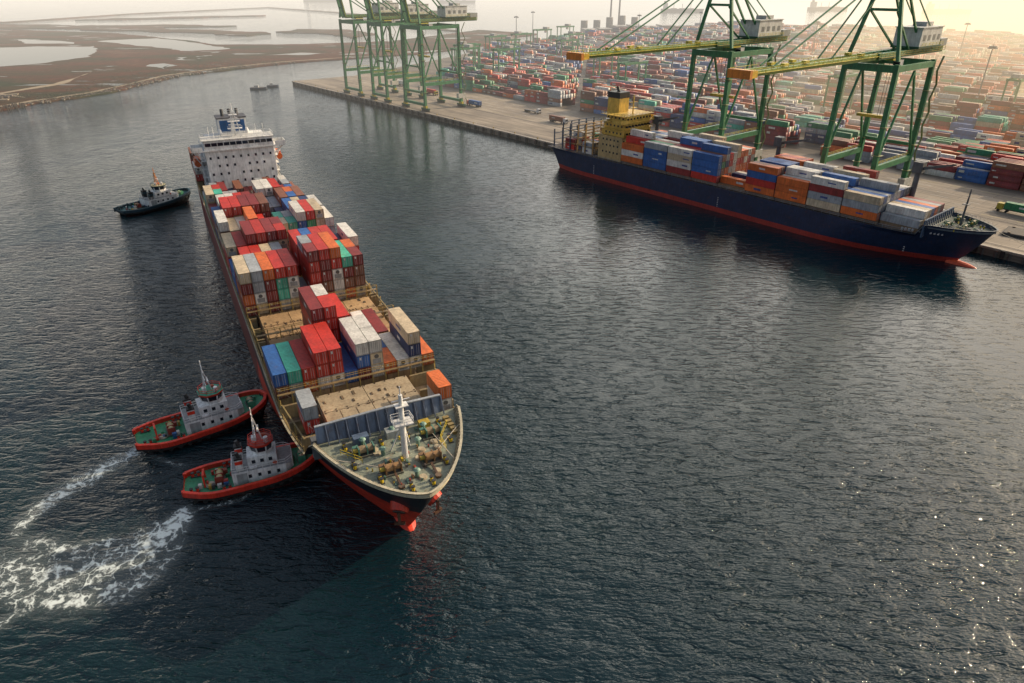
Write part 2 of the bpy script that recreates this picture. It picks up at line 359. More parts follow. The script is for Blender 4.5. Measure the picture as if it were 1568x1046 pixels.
def house1():
    mb=MB(); w=(.82,.82,.80); x0,x1=186,203; Y=11.4
    mb.box(x0,-Y,ZM,x1,Y,30,w,WH)
    for k,z in enumerate((15.8,18.6,21.4,24.2,27.0)):
        for i in range(9):
            y=-10+i*2.5
            if (i+k)%4==3 and k<4: continue
            mb.box(x0-.06,y-.32,z,x0+.1,y+.32,z+.8,(0,0,0),GL); mb.box(x0-.035,y-.42,z-.1,x0+.05,y+.42,z+.9,(.55,.55,.55),WH)
        for i in range(5):
            x=x0+2+i*3.2
            for sd in (1,-1): mb.box(x,sd*(Y-.1),z,x+.7,sd*(Y+.05),z+.8,(0,0,0),GL)
        for sd in (1,-1):
            mb.box(x0+3,sd*Y,z-1.2,x1,sd*(Y+1.5),z-1.05,w,WH)
            mb.rail([(x0+3,sd*(Y+1.45),z-1.05),(x1,sd*(Y+1.45),z-1.05)],1.1,w,1.6)
            mb.beam((x0+5+k%2*4,sd*(Y+.8),z-1.05),(x0+9-k%2*4,sd*(Y+.8),z+1.7),.8,.12,(.6,.6,.6),WH)
    mb.box(x0-1.0,-15.6,29.9,x0+5,15.6,30.3,w,WH)
    for sd in (1,-1):
        mb.box(x0-1,sd*12,30.3,x0-.85,sd*15.6,31.6,w,WH); mb.box(x0-1,sd*15.45,30.3,x0+5,sd*15.6,31.6,w,WH); mb.box(x0+4.85,sd*9,30.3,x0+5,sd*15.6,31.5,w,WH)
        mb.beam((x0+1,sd*15,29.9),(x0+1,sd*11.6,27),.35,.5,w,WH)
    mb.box(x0-.7,-11.5,30.3,x0+7,11.5,33.3,w,WH)
    mb.box(x0-.78,-11.2,31.5,x0-.68,11.2,32.6,(0,0,0),GL)
    for i in range(12): mb.box(x0-.84,-11.2+i*2.03-.08,31.4,x0-.66,-11.2+i*2.03+.08,32.7,w,WH)
    mb.box(x0-1.1,-12,33.3,x0+7.4,12,33.55,(.66,.66,.62),WH)
    mb.rail([(x0-1,-11.8,33.55),(x0-1,11.8,33.55),(x0+7.2,11.8,33.55),(x0+7.2,-11.8,33.55),(x0-1,-11.8,33.55)],1.1,w,1.7)
    mb.box(x0+9,-10,30,x1-1,10,32.8,w,WH); mb.rail([(x0+8,-12,30),(x1,-12,30),(x1,12,30),(x0+8,12,30)],1.1,w,1.7)
    mx=x0+4
    for a,b in ((-1,-1.2),(-1,1.2),(1.4,0)): mb.beam((mx+a,b*1.4,33.5),(mx,b*.3,41.5),.3,.3,w,WH)
    for z,l in ((36,2.4),(38.4,2.0),(40.6,1.4)): mb.box(mx-1,-l,z,mx+1,l,z+.15,w,WH); mb.rail([(mx-1,-l,z+.15),(mx-1,l,z+.15)],.9,w,1)
    mb.beam((mx-1,-2,37.3),(mx-1,2,37.6),.25,.3,(.8,.8,.8),WH); mb.beam((mx-1,-1.4,39.8),(mx-1,1.5,39.6),.2,.3,(.8,.8,.8),WH)
    mb.cyl((mx,0,41.5),(mx,0,44.5),.1,w,WH,6); mb.beam((mx,-2.4,42.2),(mx,2.4,42.2),.1,.1,w,WH)
    for y in (-4,5): mb.cyl((x0+5,y,33.5),(x0+5,y,34.6),.15,w,WH,8); mb.cyl((x0+5,y,34.6),(x0+5,y,35.9),.7,(.8,.8,.8),WH,10,.4)
    for y in (-9,9,-6.5,7.5): mb.cyl((x0+2,y,33.5),(x0+2,y,37.5),.07,w,WH,5)
    mb.box(x1-6,-4.8,32.8,x1+1.2,4.8,38.4,w,WH); mb.box(x1-6.07,-4.2,33.8,x1+1.3,4.2,37.8,(.02,.10,.28),WH); mb.box(x1-6.14,-.5,33.8,x1-5.9,.5,37.8,w,WH)
    mb.box(x1-6.3,-5.1,38.4,x1+1.5,5.1,38.8,(.1,.1,.11))
    for y in (-2.5,0,2.5): mb.cyl((x1-2,y,38.8),(x1-1.4,y,41),.55,(.06,.06,.06),n=10)
    for sd in (1,-1):
        mb.cyl((x1-9,sd*14,24.3),(x1-2,sd*14,24.3),1.2,(.65,.13,.03),n=10); mb.box(x1-8,sd*13.2,25,x1-3,sd*14.8,25.9,(.65,.13,.03))
        for x in (x1-9,x1-2): mb.beam((x,sd*11.5,22),(x,sd*14.4,26.6),.3,.3,w,WH)
    mb.box(x1,-11,ZM,x1+2.6,11,22,(.6,.6,.57),WH)
    mb.build('superstructure',S1)
house1()

# ================================================================== quay frame
QA=math.atan2(-.767,.642); Q0=Vector((-194,640,0)); D=Vector((.642,-.767,0)); NN=Vector((.767,.642,0))
def qw(s,o,z=0): return Q0+D*s+NN*o+Vector((0,0,z))
random.seed(21)
S2=empty('moored_container_ship',qw(556,-15.8),QA+math.pi)
def col2(s,z,l):
    if z<1.9: return (.36,.04,.028)
    return (.015,.03,.075)
LS=193
top2,s02,hw2=build_hull(S2,LS,26,13.2,9.6,17,9,48,34,[-2,0,1.9,4,6,8.3],col2,(.09,.12,.1),1.1,(.10,.12,.14))
mb=MB()
for k in range(8):
    r0=2.0*math.sqrt(max(.02,1-(k/8)**2));r1=2.0*math.sqrt(max(.02,1-((k+1)/8)**2))
    mb.cyl((11-k*1.2,0,-.7),(11-(k+1)*1.2,0,-.7),r0,(.65,.09,.03),n=14,r2=r1)
for s in (22,92,160):
    y=hw2(s,.3)+.03
    for k in range(6): mb.box(s,y-.25,2.2+k*.7,s+.4,y+.06+.02*k,2.5+k*.7,(.5,.5,.5),WH)
for i in range(12):
    s=12+i*1.0
    if i in (4,7): continue
    y=hw2(s,.8); mb.box(s,y-.5,10.2,s+.55,y+.12,10.9,(.5,.5,.5),WH)
mb.build('bulb_and_draft_marks',S2)
mb=MB(); zd=12.1
for y in (-3.5,3.5): winch(mb,8,y,zd,(.1,.2,.12)); winch(mb,12.5,y*1.4,zd,(.1,.2,.12))
for x,y in ((5,-2.5),(5,2.5),(10,-8),(10,8),(14,-9),(14,9)): bollard(mb,x,y,zd)
mb.cyl((10.5,0,zd),(10.5,0,zd+12),.4,(.1,.11,.12),n=10,r2=.2); mb.box(9.7,-1.2,zd+7,11.5,1.2,zd+7.2,(.15,.15,.15)); mb.beam((10.5,-2,zd+10),(10.5,2,zd+10),.15,.15,(.15,.15,.15))
mb.box(17,-11.5,9,17.4,11.5,zd+2.6,(.05,.09,.16))
for i in range(14): mb.beam((16,-10.4+i*1.6,zd),(17,-10.4+i*1.6,zd+2.3),.15,.3,(.06,.1,.17))
mb.rail([(3+i*1.5,hw2(3+i*1.5,1)-.2,13.2) for i in range(9)],.8,(.5,.5,.5),1.5); mb.rail([(3+i*1.5,-hw2(3+i*1.5,1)+.2,13.2) for i in range(9)],.8,(.5,.5,.5),1.5)
for i in range(30):
    x=U(4,15); y=U(-.8,.8)*(hw2(x,1)-1.5); mb.box(x,y,zd,x+U(.3,1.4),y+U(.3,.9),zd+U(.3,1.2),jit(random.choice([(.1,.25,.13),(.3,.3,.28),(.45,.35,.06),(.1,.08,.06)]),.3))
for sd in (1,-1):
    mb.rail([(s,sd*(hw2(s,1)-.2),9.6) for s in range(20,LS-2,6)],1.1,(.25,.3,.35),2.5,PA,.09)
mb.build('forecastle_gear',S2)
mb=MB(); W2={'blue':17,'navy':11,'red':13,'orange':19,'white':14,'grey':9,'maroon':9,'green':4,'brown':6,'beige':8}
B2=[(19,[0,1,2,2,2,2,2,2,1,0]),(31.6,[3,3,3,3,4,3,3,3,3,2]),(44.2,[4,3,3,4,3,3,4,3,3,4]),(56.8,[3,3,4,4,3,3,3,4,3,3]),(69.4,[4,4,3,4,4,4,3,4,4,4]),
(82,[0,1,0,0,1,1,0,0,0,0]),(94.6,[4,4,5,4,4,5,4,4,4,4]),(107.2,[4,4,4,5,5,4,4,4,5,4]),(119.8,[4,4,4,4,3,4,5,4,4,4]),(132.4,[3,4,5,4,4,4,4,4,4,4])]
for s,t in B2:
    w=min(11.8,hw2(s,1)-1.5)
    mb.box(s,-w,9.6,s+12.2,w,11,(.25,.17,.1),DE)
    fav=pick(W2)
    for i,h in enumerate(t):
        y=-(-11.34+2.52*i)
        if abs(y)+1.2>hw2(s,1): y=math.copysign(max(0,hw2(s,1)-1.4),y)
        c0=pick(W2)
        for k in range(h):
            container(mb,s,y,11.05+2.6*k,12.19,c0 if R()<.45 else (fav if R()<.3 else pick(W2)),True,True)
mb.build('container_stacks',S2)
mb=MB(); ye=(.74,.50,.10)
x0,x1=146.5,160.5
mb.box(x0,-10.5,9.6,x1,10.5,20,(.50,.37,.17)); mb.box(x0+.5,-9,20,x1-.5,9,23,ye); mb.box(x0+1,-8.5,23,x1-1,8.5,26,ye); mb.box(x0+.2,-8,26,x1-5,8,29,ye)
mb.box(x0-.6,-13,26,x0+4,13,26.3,ye)
for sd in (1,-1): mb.box(x0-.6,sd*12.8,26.3,x0+4,sd*13,27.4,ye); mb.box(x0-.6,sd*8,26.3,x0-.45,sd*13,27.4,ye)
for z in (12.5,15.5,18,21,24,27.3):
    ww=10.5 if z<20 else 8.5
    for i in range(8):
        y=-ww+1.2+i*(2*ww-2.4)/7; mb.box(x0-.1,y-.35,z,x0+1.1,y+.35,z+.8,(0,0,0),GL)
    for i in range(5):
        for sd in (1,-1):
            yy=10.5 if z<20 else (9 if z<23 else (8.5 if z<26 else 8))
            mb.box(x0+2+i*2.2,sd*(yy-.1),z,x0+2.8+i*2.2,sd*(yy+.06),z+.8,(0,0,0),GL)
for z in (20,23,26,29):
    mb.rail([(x0,-10,z),(x1,-10,z),(x1,10,z),(x0,10,z),(x0,-10,z)],1.1,ye,2); mb.box(x0,-10.2,z-.15,x1,10.2,z-.02,ye)
mb.box(x1-4.5,-3.2,26,x1+2.5,3.2,35,ye); mb.box(x1-4.6,-3.3,35,x1+2.6,3.3,37.5,(.03,.03,.03)); mb.cyl((x1-1,0,37.5),(x1,0,39.5),.7,(.03,.03,.03),n=10)
mb.cyl((x0+4,0,29),(x0+4,0,37),.3,ye,n=8); mb.beam((x0+4,-2.5,34),(x0+4,2.5,34),.2,.2,ye); mb.box(x0+3,-1.5,31.5,x0+5,1.5,31.7,ye)
for x in (164,169,174,179,184,190):
    hh=22 if x<185 else 18
    yy=(-10.5,-5,0,5,10.5)
    cc=(.42,.27,.11) if x<176 else (.05,.08,.13)
    for y in yy: mb.beam((x,y,9.6),(x,y,hh),.5,.5,cc)
    for z in (13,16,19,22):
        if z<=hh: mb.beam((x,-10.5,z),(x,10.5,z),.35,.3,cc)
for y in (-10.5,10.5):
    for z in (13,16,19): mb.beam((164,y,z),(184,y,z),.3,.3,(.38,.26,.12))
for i in range(8): 
    for x in (165,176.5):
        for k in range(random.choice((1,2,3))): container(mb,x,-9.2+i*2.6,9.7+2.6*k,6.06,pick(W2))
mb.build('superstructure',S2)
mb=MB(); dc=(.09,.10,.11)
for x in (84,30.9,145.4):
    y=-11.3
    if x<40: y=-10
    mb.cyl((x-.3,y,9.6),(x-.3,y,24),.9,dc,n=12); mb.box(x-1.8,y-1.6,24,x+1.4,y+1.6,27.5,dc)
    mb.beam((x,y,25),(x+(-14 if x>50 else -12),y+3,29),.9,1.1,dc,PA,.5,.6); mb.beam((x,y,27.5),(x-9,y+2,28.8),.12,.12,dc)
mb.build('deck_cranes',S2)
mb=MB()
for a,b in (((2,-1,13),( -22,-15.8,3.2)),((3,-3,13),(-14,-15.8,3.2)),((5,-5,13),(30,-15.5,3.2)),((191,-8,10),(212,-15.8,3.2)),((190,-9,10),(168,-15.6,3.2))): mb.beam(a,b,.1,.1,(.5,.45,.35))
mb.build('mooring_lines',S2)

# ------------------------------------------------------------------ tugs
def tug(name,loc,ang,L,hullc,gun,deckc,roofc,mastc,stackc=(.03,.03,.03),fend=(.62,.04,.02)):
    E=empty(name,(loc[0],loc[1],0),ang); mb=MB(); B=L*.39
    def hwt(u): 
        if u<.25: return B/2*(.62+.38*math.sin(u/.25*math.pi/2))*(1 if u>0.0 else .97)
        if u<.62: return B/2
        x=(u-.62)/.38; return B/2*math.sqrt(max(0,1-x**2.3))
    def zt(u): return 2.5-.5*math.sin(min(1,u/.5)*math.pi)*.6+max(0,u-.5)**1.5*5.2
    n=34; us=[0,.004,.02,.05]+[.05+.95*(i/(n-5))**.8 for i in range(1,n-4)]
    def P(u,l):
        h=hwt(u); 
        if u==0: h*=.86
        k=[.72,.86,.97,1.0,1.0][l]; z=[-.8,.1,zt(u)*.45,zt(u)-1.0,zt(u)][l]
        xk=.5*L+(u-.5)*L*[.86,.92,.98,1,1][l]
        return (xk,h*k,z)
    for i in range(len(us)-1):
        a,b=us[i],us[i+1]
        for l in range(4):
            c=(.02,.018,.018) if l==1 else ((.3,.03,.02) if l==0 else (hullc if l==2 else gun))
            for sd in (1,-1):
                q=[P(a,l),P(b,l),P(b,l+1),P(a,l+1)]; mb.face([(x,sd*y,z) for x,y,z in q],c,WH)
        for sd in (1,-1):
            pa,pb=P(a,4),P(b,4)
            mb.beam((pa[0],sd*pa[1],pa[2]-1.15),(pb[0],sd*pb[1],pb[2]-1.15),.6,.35,(.02,.02,.02))
            mb.beam((pa[0],sd*pa[1]*1.0,pa[2]-.5),(pb[0],sd*pb[1]*1.0,pb[2]-.5),.6,.75,fend,WH)
            mb.beam((pa[0],sd*pa[1]*.985,pa[2]),(pb[0],sd*pb[1]*.985,pb[2]),.6,.2,gun,WH)
            mb.face([(pa[0],sd*pa[1]*.95,pa[2]),(pb[0],sd*pb[1]*.95,pb[2]),(pb[0],sd*pb[1]*.95,pb[2]-.9),(pa[0],sd*pa[1]*.95,pa[2]-.9)],gun,WH)
        pa,pb=P(a,4),P(b,4)
        mb.face([(pa[0],-pa[1]*.97,pa[2]-.85),(pb[0],-pb[1]*.97,pb[2]-.85),(pb[0],pb[1]*.97,pb[2]-.85),(pa[0],pa[1]*.97,pa[2]-.85)],deckc)
    for l in range(4):
        q=[P(0,l),P(0,l+1)]; mb.face([(q[0][0],q[0][1],q[0][2]),(q[0][0],-q[0][1],q[0][2]),(q[1][0],-q[1][1],q[1][2]),(q[1][0],q[1][1],q[1][2])],gun if l==3 else hullc,WH)
    for u in np.linspace(.08,.9,13):
        x,y,z=P(float(u),4)
        for sd in (1,-1): mb.cyl((x,sd*(y+.1),z-1.4),(x,sd*(y+.45),z-1.4),.4,(.015,.015,.015),n=10)
    for k in range(5):
        a=(k-2)*.35; mb.cyl((L*(.985-abs(k-2)*.012),math.sin(a)*2.6,zt(1)-1.2),(L*(1.0-abs(k-2)*.012)+.25,math.sin(a)*2.7,zt(1)-1.2),.6,(.015,.015,.015),n=10)
    w=(.88,.88,.86); s=L/26
    mb.build('hull',E); mb=MB()
    zd=1.5
    mb.box(9.2*s,-3.1*s,zd,19.4*s,3.1*s,4.1,w,WH)
    mb.hexa([(19.4*s,-3.1*s,zd),(21*s,-1.9*s,zd),(21*s,1.9*s,zd),(19.4*s,3.1*s,zd),(19.4*s,-3.1*s,4.1),(20.8*s,-1.9*s,4.1),(20.8*s,1.9*s,4.1),(19.4*s,3.1*s,4.1)],w,WH)
    for i in range(5):
        for sd in (1,-1): mb.box((10.4+i*1.8)*s,sd*3.05*s,2.6,(11.0+i*1.8)*s,sd*(3.1*s+.05),3.3,(0,0,0),GL)
    mb.box(10*s,-3.12*s,zd+.05,12*s,-3.16*s,3.8,(.4,.42,.42),WH)
    mb.box(9.15*s,-3.0*s,4.1,20.6*s,3.0*s,4.16,(.35,.36,.36),WH)
    mb.rail([(9.3*s,-3.0*s,4.1),(9.3*s,3.0*s,4.1)],1,w,1.2)
    for sd in (1,-1): mb.rail([(9.3*s,sd*3.0*s,4.1),(19.4*s,sd*3.0*s,4.1),(20.7*s,sd*1.8*s,4.1)],1,w,1.2)
    mb.box(12.4*s,-2.1*s,4.16,18*s,2.1*s,6.2,w,WH)
    for i in range(3):
        for sd in (1,-1): mb.box((13.2+i*1.6)*s,sd*2.05*s,4.9,(13.9+i*1.6)*s,sd*(2.1*s+.05),5.6,(0,0,0),GL)
    cx=15.4*s
    def ring(r,z): return [(cx+r*1.05*math.cos(t),r*math.sin(t),z) for t in [math.pi/8+k*math.pi/4 for k in range(8)]]
    r0,r1,r2,r3=ring(2.0*s,6.2),ring(2.05*s,6.9),ring(2.3*s,8.0),ring(2.3*s,8.3)
    for k in range(8):
        j=(k+1)%8
        mb.face([r0[k],r0[j],r1[j],r1[k]],w,WH); mb.face([r1[k],r1[j],r2[j],r2[k]],(0,0,0),GL); mb.face([r2[k],r2[j],r3[j],r3[k]],gun,WH)
        mb.beam(r1[k],r2[k],.22,.22,w,WH)
    ro=ring(2.5*s,8.3); ru=ring(2.5*s,8.5); mb.face(ru,roofc,WH)
    for k in range(8): mb.face([ro[k],ro[(k+1)%8],ru[(k+1)%8],ru[k]],gun,WH)
    mb.rail(ring(2.2*s,8.5)+[ring(2.2*s,8.5)[0]],.9,gun,1.5,WH,.08)
    mb.box(cx-1.4,-.5,8.5,cx-.6,.5,9.4,w,WH); mb.box(cx+.3,.7,8.5,cx+1,1.3,9.0,(.5,.1,.05),WH)
    for d in (-.7,.7): mb.beam((cx-1,d,8.5),(cx-.6,d*.3,13.5),.18,.18,mastc,WH)
    mb.beam((cx+.4,0,8.5),(cx-.5,0,13.2),.18,.18,mastc,WH); mb.cyl((cx-.6,0,13),(cx-.6,0,15.5),.09,mastc,WH,6)
    for z,l in ((10.4,1.3),(11.8,1.6),(13.2,1.1),(14.4,.8)): mb.beam((cx-.6,-l,z),(cx-.6,l,z),.14,.14,mastc,WH)
    mb.box(cx-.2,-1,10.8,cx+.1,1,11.1,(.8,.8,.8),WH); mb.cyl((cx+1,-1,8.5),(cx+1,-1,9.5),.4,(.8,.8,.8),WH,8)
    for sd in (1,-1):
        mb.box(10.2*s,sd*1.5*s,4.1,11.5*s,sd*2.7*s,6.9,(.75,.75,.72) if fend[0]>.3 else stackc,WH); mb.box(10.15*s,sd*1.45*s,5.6,11.55*s,sd*2.75*s,6.3,gun,WH); mb.box(10.1*s,sd*1.4*s,6.6,11.6*s,sd*2.8*s,6.95,stackc); mb.cyl((11*s,sd*2.1*s,6.9),(10.7*s,sd*2.1*s,7.9),.35,(.04,.04,.04),n=8)
    winch(mb,6.6*s,0,zd,(.3,.05,.03),(.5,.42,.2)); winch(mb,22.6*s,0,zd+.9,(.08,.3,.18),(.55,.48,.3))
    mb.beam((3.8*s,-1.5*s,zd),(3.8*s,-1.1*s,zd+2.2),.3,.3,gun); mb.beam((3.8*s,1.5*s,zd),(3.8*s,1.1*s,zd+2.2),.3,.3,gun); mb.beam((3.8*s,-1.2*s,zd+2.2),(3.8*s,1.2*s,zd+2.2),.35,.35,gun)
    for x,y in ((2,-2.6),(2,2.6),(8,-3.8),(8,3.8),(21,-3.1),(21,3.1)): bollard(mb,x*s,y*s,zd+.1,gun)
    for i in range(16):
        x=U(2.5,8.6);y=U(-3,3); mb.box(x*s,y*s,zd,(x+U(.3,.9))*s,(y+U(.3,.8))*s,zd+U(.3,1.1),jit(random.choice([(.6,.6,.55),(.03,.12,.3),(.5,.3,.05),(.04,.25,.12),(.05,.05,.05),(.5,.05,.03)])))
    for k in range(3): mb.cyl((4.9*s,-1.2*s,zd+k*.13),(4.9*s,-1.2*s,zd+.11+k*.13),.9-.1*k,(.5,.46,.36),DE,14)
    for sd in (1,-1):
        mb.cyl((12.6*s,sd*2.7*s,4.5),(14*s,sd*2.7*s,4.5),.35,(.8,.8,.8),WH,8); mb.cyl((17.5*s,sd*2.9*s,4.8),(17.5*s,sd*3.0*s,4.8),.4,(.7,.1,.03),WH,10)
    mb.build('deckhouse_and_gear',E)
    return E
GR=(.04,.30,.15); RD=(.80,.05,.02)
tug('tugboat',(-74.2,109.9),math.radians(31.5),25.5,(.025,.02,.02),RD,GR,(.05,.35,.22),(.75,.75,.75))
tug('tugboat',(-58.8,96.2),math.radians(20),23.6,(.025,.02,.02),RD,GR,(.5,.06,.04),(.75,.72,.7))
tug('tugboat',(-154.2,260.6),math.radians(54.5),30,(.012,.02,.035),(.02,.06,.08),(.05,.16,.16),(.55,.5,.3),(.65,.22,.03),fend=(.02,.05,.07))

# ================================================================== terrain
def jag(poly,step,amp,seed,z):
    out=[]
    n=len(poly)
    for i in range(n):
        a=Vector((*poly[i],0));b=Vector((*poly[(i+1)%n],0)); L=(b-a).length; k=max(1,int(L/step)); nr=Vector((-(b-a).y,(b-a).x,0)).normalized()
        for j in range(k):
            p=a.lerp(b,j/k)
            d=(noise.noise(p*.012+Vector((seed,0,0)))*1.0+noise.noise(p*.045+Vector((0,seed,0)))*.5+noise.noise(p*.15+Vector((0,0,seed)))*.25)*amp
            p=p+nr*d; out.append((p.x,p.y,z))
    return out
def sheet(name,pts,mat,skirt=0):
    me=bpy.data.meshes.new(name); n=len(pts); v=list(pts); f=[tuple(range(n))]
    if skirt:
        v+=[(x,y,z-skirt) for x,y,z in pts]; f+=[(i,(i+1)%n,n+(i+1)%n,n+i) for i in range(n)]
    me.from_pydata(v,[],f); me.materials.append(mat)
    import bmesh
    bm=bmesh.new(); bm.from_mesh(me); bmesh.ops.recalc_face_normals(bm,faces=bm.faces); 
    tf=[x for x in bm.faces if len(x.verts)>4]
    for x in tf:
        if x.normal.z<0: x.normal_flip()
    bmesh.ops.triangulate(bm,faces=tf); bm.to_mesh(me); bm.free()
    o=bpy.data.objects.new(name,me); scn.collection.objects.link(o); return o
def water_mat():
    m,nt,out=newmat('harbor_water')
    tc=nt.nodes.new('ShaderNodeTexCoord'); ob=tc.outputs['Object']
    v1=mapping(nt,ob,(.40,1.15,1),(0,0,math.radians(24)))
    v2=mapping(nt,ob,(.6,1.3,1),(0,0,math.radians(8)))
    n1=noisen(nt,v1,.62,3,.5,.6)
    n2=noisen(nt,v2,1.8,3,.5,.3)
    n3=noisen(nt,ob,.09,2,.5)
    # sharpen crests a little: ridged version of the main wavelets
    rid=math_(nt,'SUBTRACT',1.0,math_(nt,'ABSOLUTE',math_(nt,'SUBTRACT',math_(nt,'MULTIPLY',n1,2.0),1.0)))
    patch=ramp(nt,noisen(nt,mapping(nt,ob,(1,.6,1),(0,0,.5)),.013,5,.62),[(.38,.38),(.60,1.0)])
    sx=nt.nodes.new('ShaderNodeSeparateXYZ'); nt.links.new(ob,sx.inputs[0])
    sh=math_(nt,'ADD',math_(nt,'MULTIPLY',sx.outputs[0],.767),math_(nt,'MULTIPLY',sx.outputs[1],.642))
    shel=ramp(nt,math_(nt,'DIVIDE',sh,300),[(.28,1.0),(.45,.62),(.66,.28)])
    h=math_(nt,'ADD',math_(nt,'MULTIPLY',n1,1.0),math_(nt,'MULTIPLY',rid,.38))
    h=math_(nt,'ADD',h,math_(nt,'MULTIPLY',n2,.3))
    h=math_(nt,'MULTIPLY',h,patch.outputs[0])
    h=math_(nt,'ADD',h,math_(nt,'MULTIPLY',n3,.5))
    h=math_(nt,'MULTIPLY',h,shel.outputs[0])
    bp=N(nt,'ShaderNodeBump',Strength=1.0,Distance=.85); nt.links.new(h,bp.inputs['Height'])
    c=ramp(nt,noisen(nt,ob,.008,3,.5),[(.3,(.0015,.012,.020)),(.7,(.004,.019,.020))])
    b=N(nt,'ShaderNodeBsdfPrincipled',Roughness=.03,IOR=1.42)
    nt.links.new(c.outputs[0],b.inputs['Base Color']); nt.links.new(bp.outputs[0],b.inputs['Normal'])
    nt.links.new(b.outputs[0],out.inputs[0]); return m
MW=water_mat()
sheet('harbor_water',[(-20000,-3000,0),(20000,-3000,0),(20000,40000,0),(-20000,40000,0)],MW)
def land_mat():
    m,nt,out=newmat('marsh_ground')
    tc=nt.nodes.new('ShaderNodeTexCoord'); ob=tc.outputs['Object']
    a=noisen(nt,mapping(nt,ob,(.6,1.2,1)),.012,7,.65,.5); b_=noisen(nt,ob,.15,5,.7)
    c=ramp(nt,a,[(.36,(.022,.030,.010)),(.46,(.048,.030,.013)),(.56,(.078,.026,.012)),(.72,(.11,.062,.034))])
    c2=mixc(nt,1,c.outputs[0],ramp(nt,b_,[(.3,.5),(.7,1.3)]).outputs[0],'MULTIPLY')
    wet=ramp(nt,noisen(nt,mapping(nt,ob,(.5,1.3,1),(0,0,.3)),.02,5,.6,1.2),[(.62,0),(.64,1)])
    b=N(nt,'ShaderNodeBsdfPrincipled',Roughness=.9); nt.links.new(mixc(nt,wet.outputs[0],c2,(.05,.05,.045)),b.inputs['Base Color'])
    rr=ramp(nt,wet.outputs[0],[(0,.95),(1,.12)]); nt.links.new(rr.outputs[0],b.inputs['Roughness'])
    nt.links.new(ramp(nt,wet.outputs[0],[(0,.05),(1,.5)]).outputs[0],b.inputs['Specular IOR Level'])
    nt.links.new(b.outputs[0],out.inputs[0]); return m
ML=land_mat()
def sand_mat():
    m,nt,out=newmat('sand_track'); tc=nt.nodes.new('ShaderNodeTexCoord')
    c=ramp(nt,noisen(nt,tc.outputs['Object'],.2,5,.65),[(.3,(.16,.12,.07)),(.7,(.34,.27,.18))])
    b=N(nt,'ShaderNodeBsdfPrincipled',Roughness=.95); nt.links.new(c.outputs[0],b.inputs['Base Color']); nt.links.new(b.outputs[0],out.inputs[0]); return m
MS=sand_mat()
marsh=[(-900,330),(-500,450),(-359,498),(-353,533),(-330,582),(-325,640),(-320,700),(-290,760),(-243,819),(-188,866),(-110,930),(-60,1010),(-10,1130),(40,1280),(-60,1380),(-180,1130),(-300,1060),(-420,1060),(-560,1190),(-700,1300),(-900,1380),(-1500,1350),(-2500,1000),(-2500,500)]
sheet('marsh_land',jag(marsh,9,9,3,.9),ML,1.2)
def pond_mat():
    m,nt,out=newmat('calm_pond_water'); b=N(nt,'ShaderNodeBsdfPrincipled',Roughness=.12,IOR=1.4); b.inputs['Base Color'].default_value=(.09,.10,.10,1)
    nt.links.new(b.outputs[0],out.inputs[0]); return m
MP=pond_mat()
for i,p in enumerate([[(-900,900),(-656,1029),(-575,1029),(-512,883),(-515,798),(-560,749),(-900,760)],[(-389,779),(-386,805),(-361,785),(-360,755)],[(-620,1120),(-480,1000),(-420,960),(-380,985),(-450,1080),(-560,1180)],[(-300,900),(-255,905),(-230,925),(-270,935)],[(-700,1080),(-620,1060),(-640,1100),(-760,1150)]]):
    sheet('pond',jag(p,7,12,10+i,.95),MP)
def strip(name,pts,w,seed,mat=ML,z=1.5,sk=1.8,amp=None):
    L=[];Rr=[]
    for i,p in enumerate(pts):
        a=Vector(pts[max(0,i-1)]);b=Vector(pts[min(len(pts)-1,i+1)]); d=(b-a).normalized(); nn=Vector((-d.y,d.x))
        k=.35 if i in (0,len(pts)-1) else 1
        L.append(tuple(Vector(p)+nn*w*k/2)); Rr.append(tuple(Vector(p)-nn*w*k/2))
    sheet(name,jag(L+Rr[::-1],12,w*.4 if amp is None else amp,seed,z),mat,sk)
strip('breakwater_embankment',[(-2600,1150),(-1600,1450),(-1097,1640),(-1036,2054),(-820,2550),(-486,2137),(-308,1838),(-200,1500),(-100,1350)],24,5)
sheet('mud_bank',jag([(-1300,1430),(-900,1410),(-640,1450),(-560,1500),(-640,1540),(-900,1530),(-1300,1570)],12,34,8,1.2),ML,1.5)
sheet('mud_bank',jag([(-880,1450),(-760,1375),(-520,1300),(-430,1230),(-440,1310),(-600,1400),(-800,1480)],12,26,9,1.25),ML,1.5)
sheet('mud_bank',jag([(-1000,1730),(-900,1740),(-700,1880),(-640,1960),(-760,1930),(-950,1800)],12,30,12,1.2),ML,1.5)
sheet('mud_bank',jag([(-420,1330),(-330,1300),(-250,1180),(-230,1260),(-300,1380),(-400,1400)],12,24,15,1.2),ML,1.5)
strip('sand_track',[(-700,385),(-500,462),(-374,512),(-364,545),(-344,588),(-338,640),(-334,700),(-304,765),(-258,824),(-200,872),(-130,925)],5,31,MS,.96,0,2)
strip('sand_track',[(-700,440),(-520,500),(-420,560),(-400,640),(-420,730)],6,33,MS,.98,0,4)
strip('sand_track',[(-380,560),(-430,590),(-520,600),(-700,590)],5,35,MS,1.0,0,4)
mbx=MB()
for a,b in (((-520,505),(-385,548)),((-500,540),(-395,575)),((-540,470),(-372,512))): mbx.beam((*a,1.2),(*b,1.2),4,.9,(.30,.24,.16),DE)
for i in range(420):
    P=[(-372,500),(-357,533),(-334,582),(-328,640),(-323,700),(-294,760),(-247,819)]
    k=random.randrange(6);t=R();x=P[k][0]+(P[k+1][0]-P[k][0])*t+U(-8,5);y=P[k][1]+(P[k+1][1]-P[k][1])*t+U(-4,4)
    s=U(.3,.9); mbx.box(x-s,y-s,.3,x+s,y+s,.9+s*.4,jit((.14,.12,.09),.4),DE)
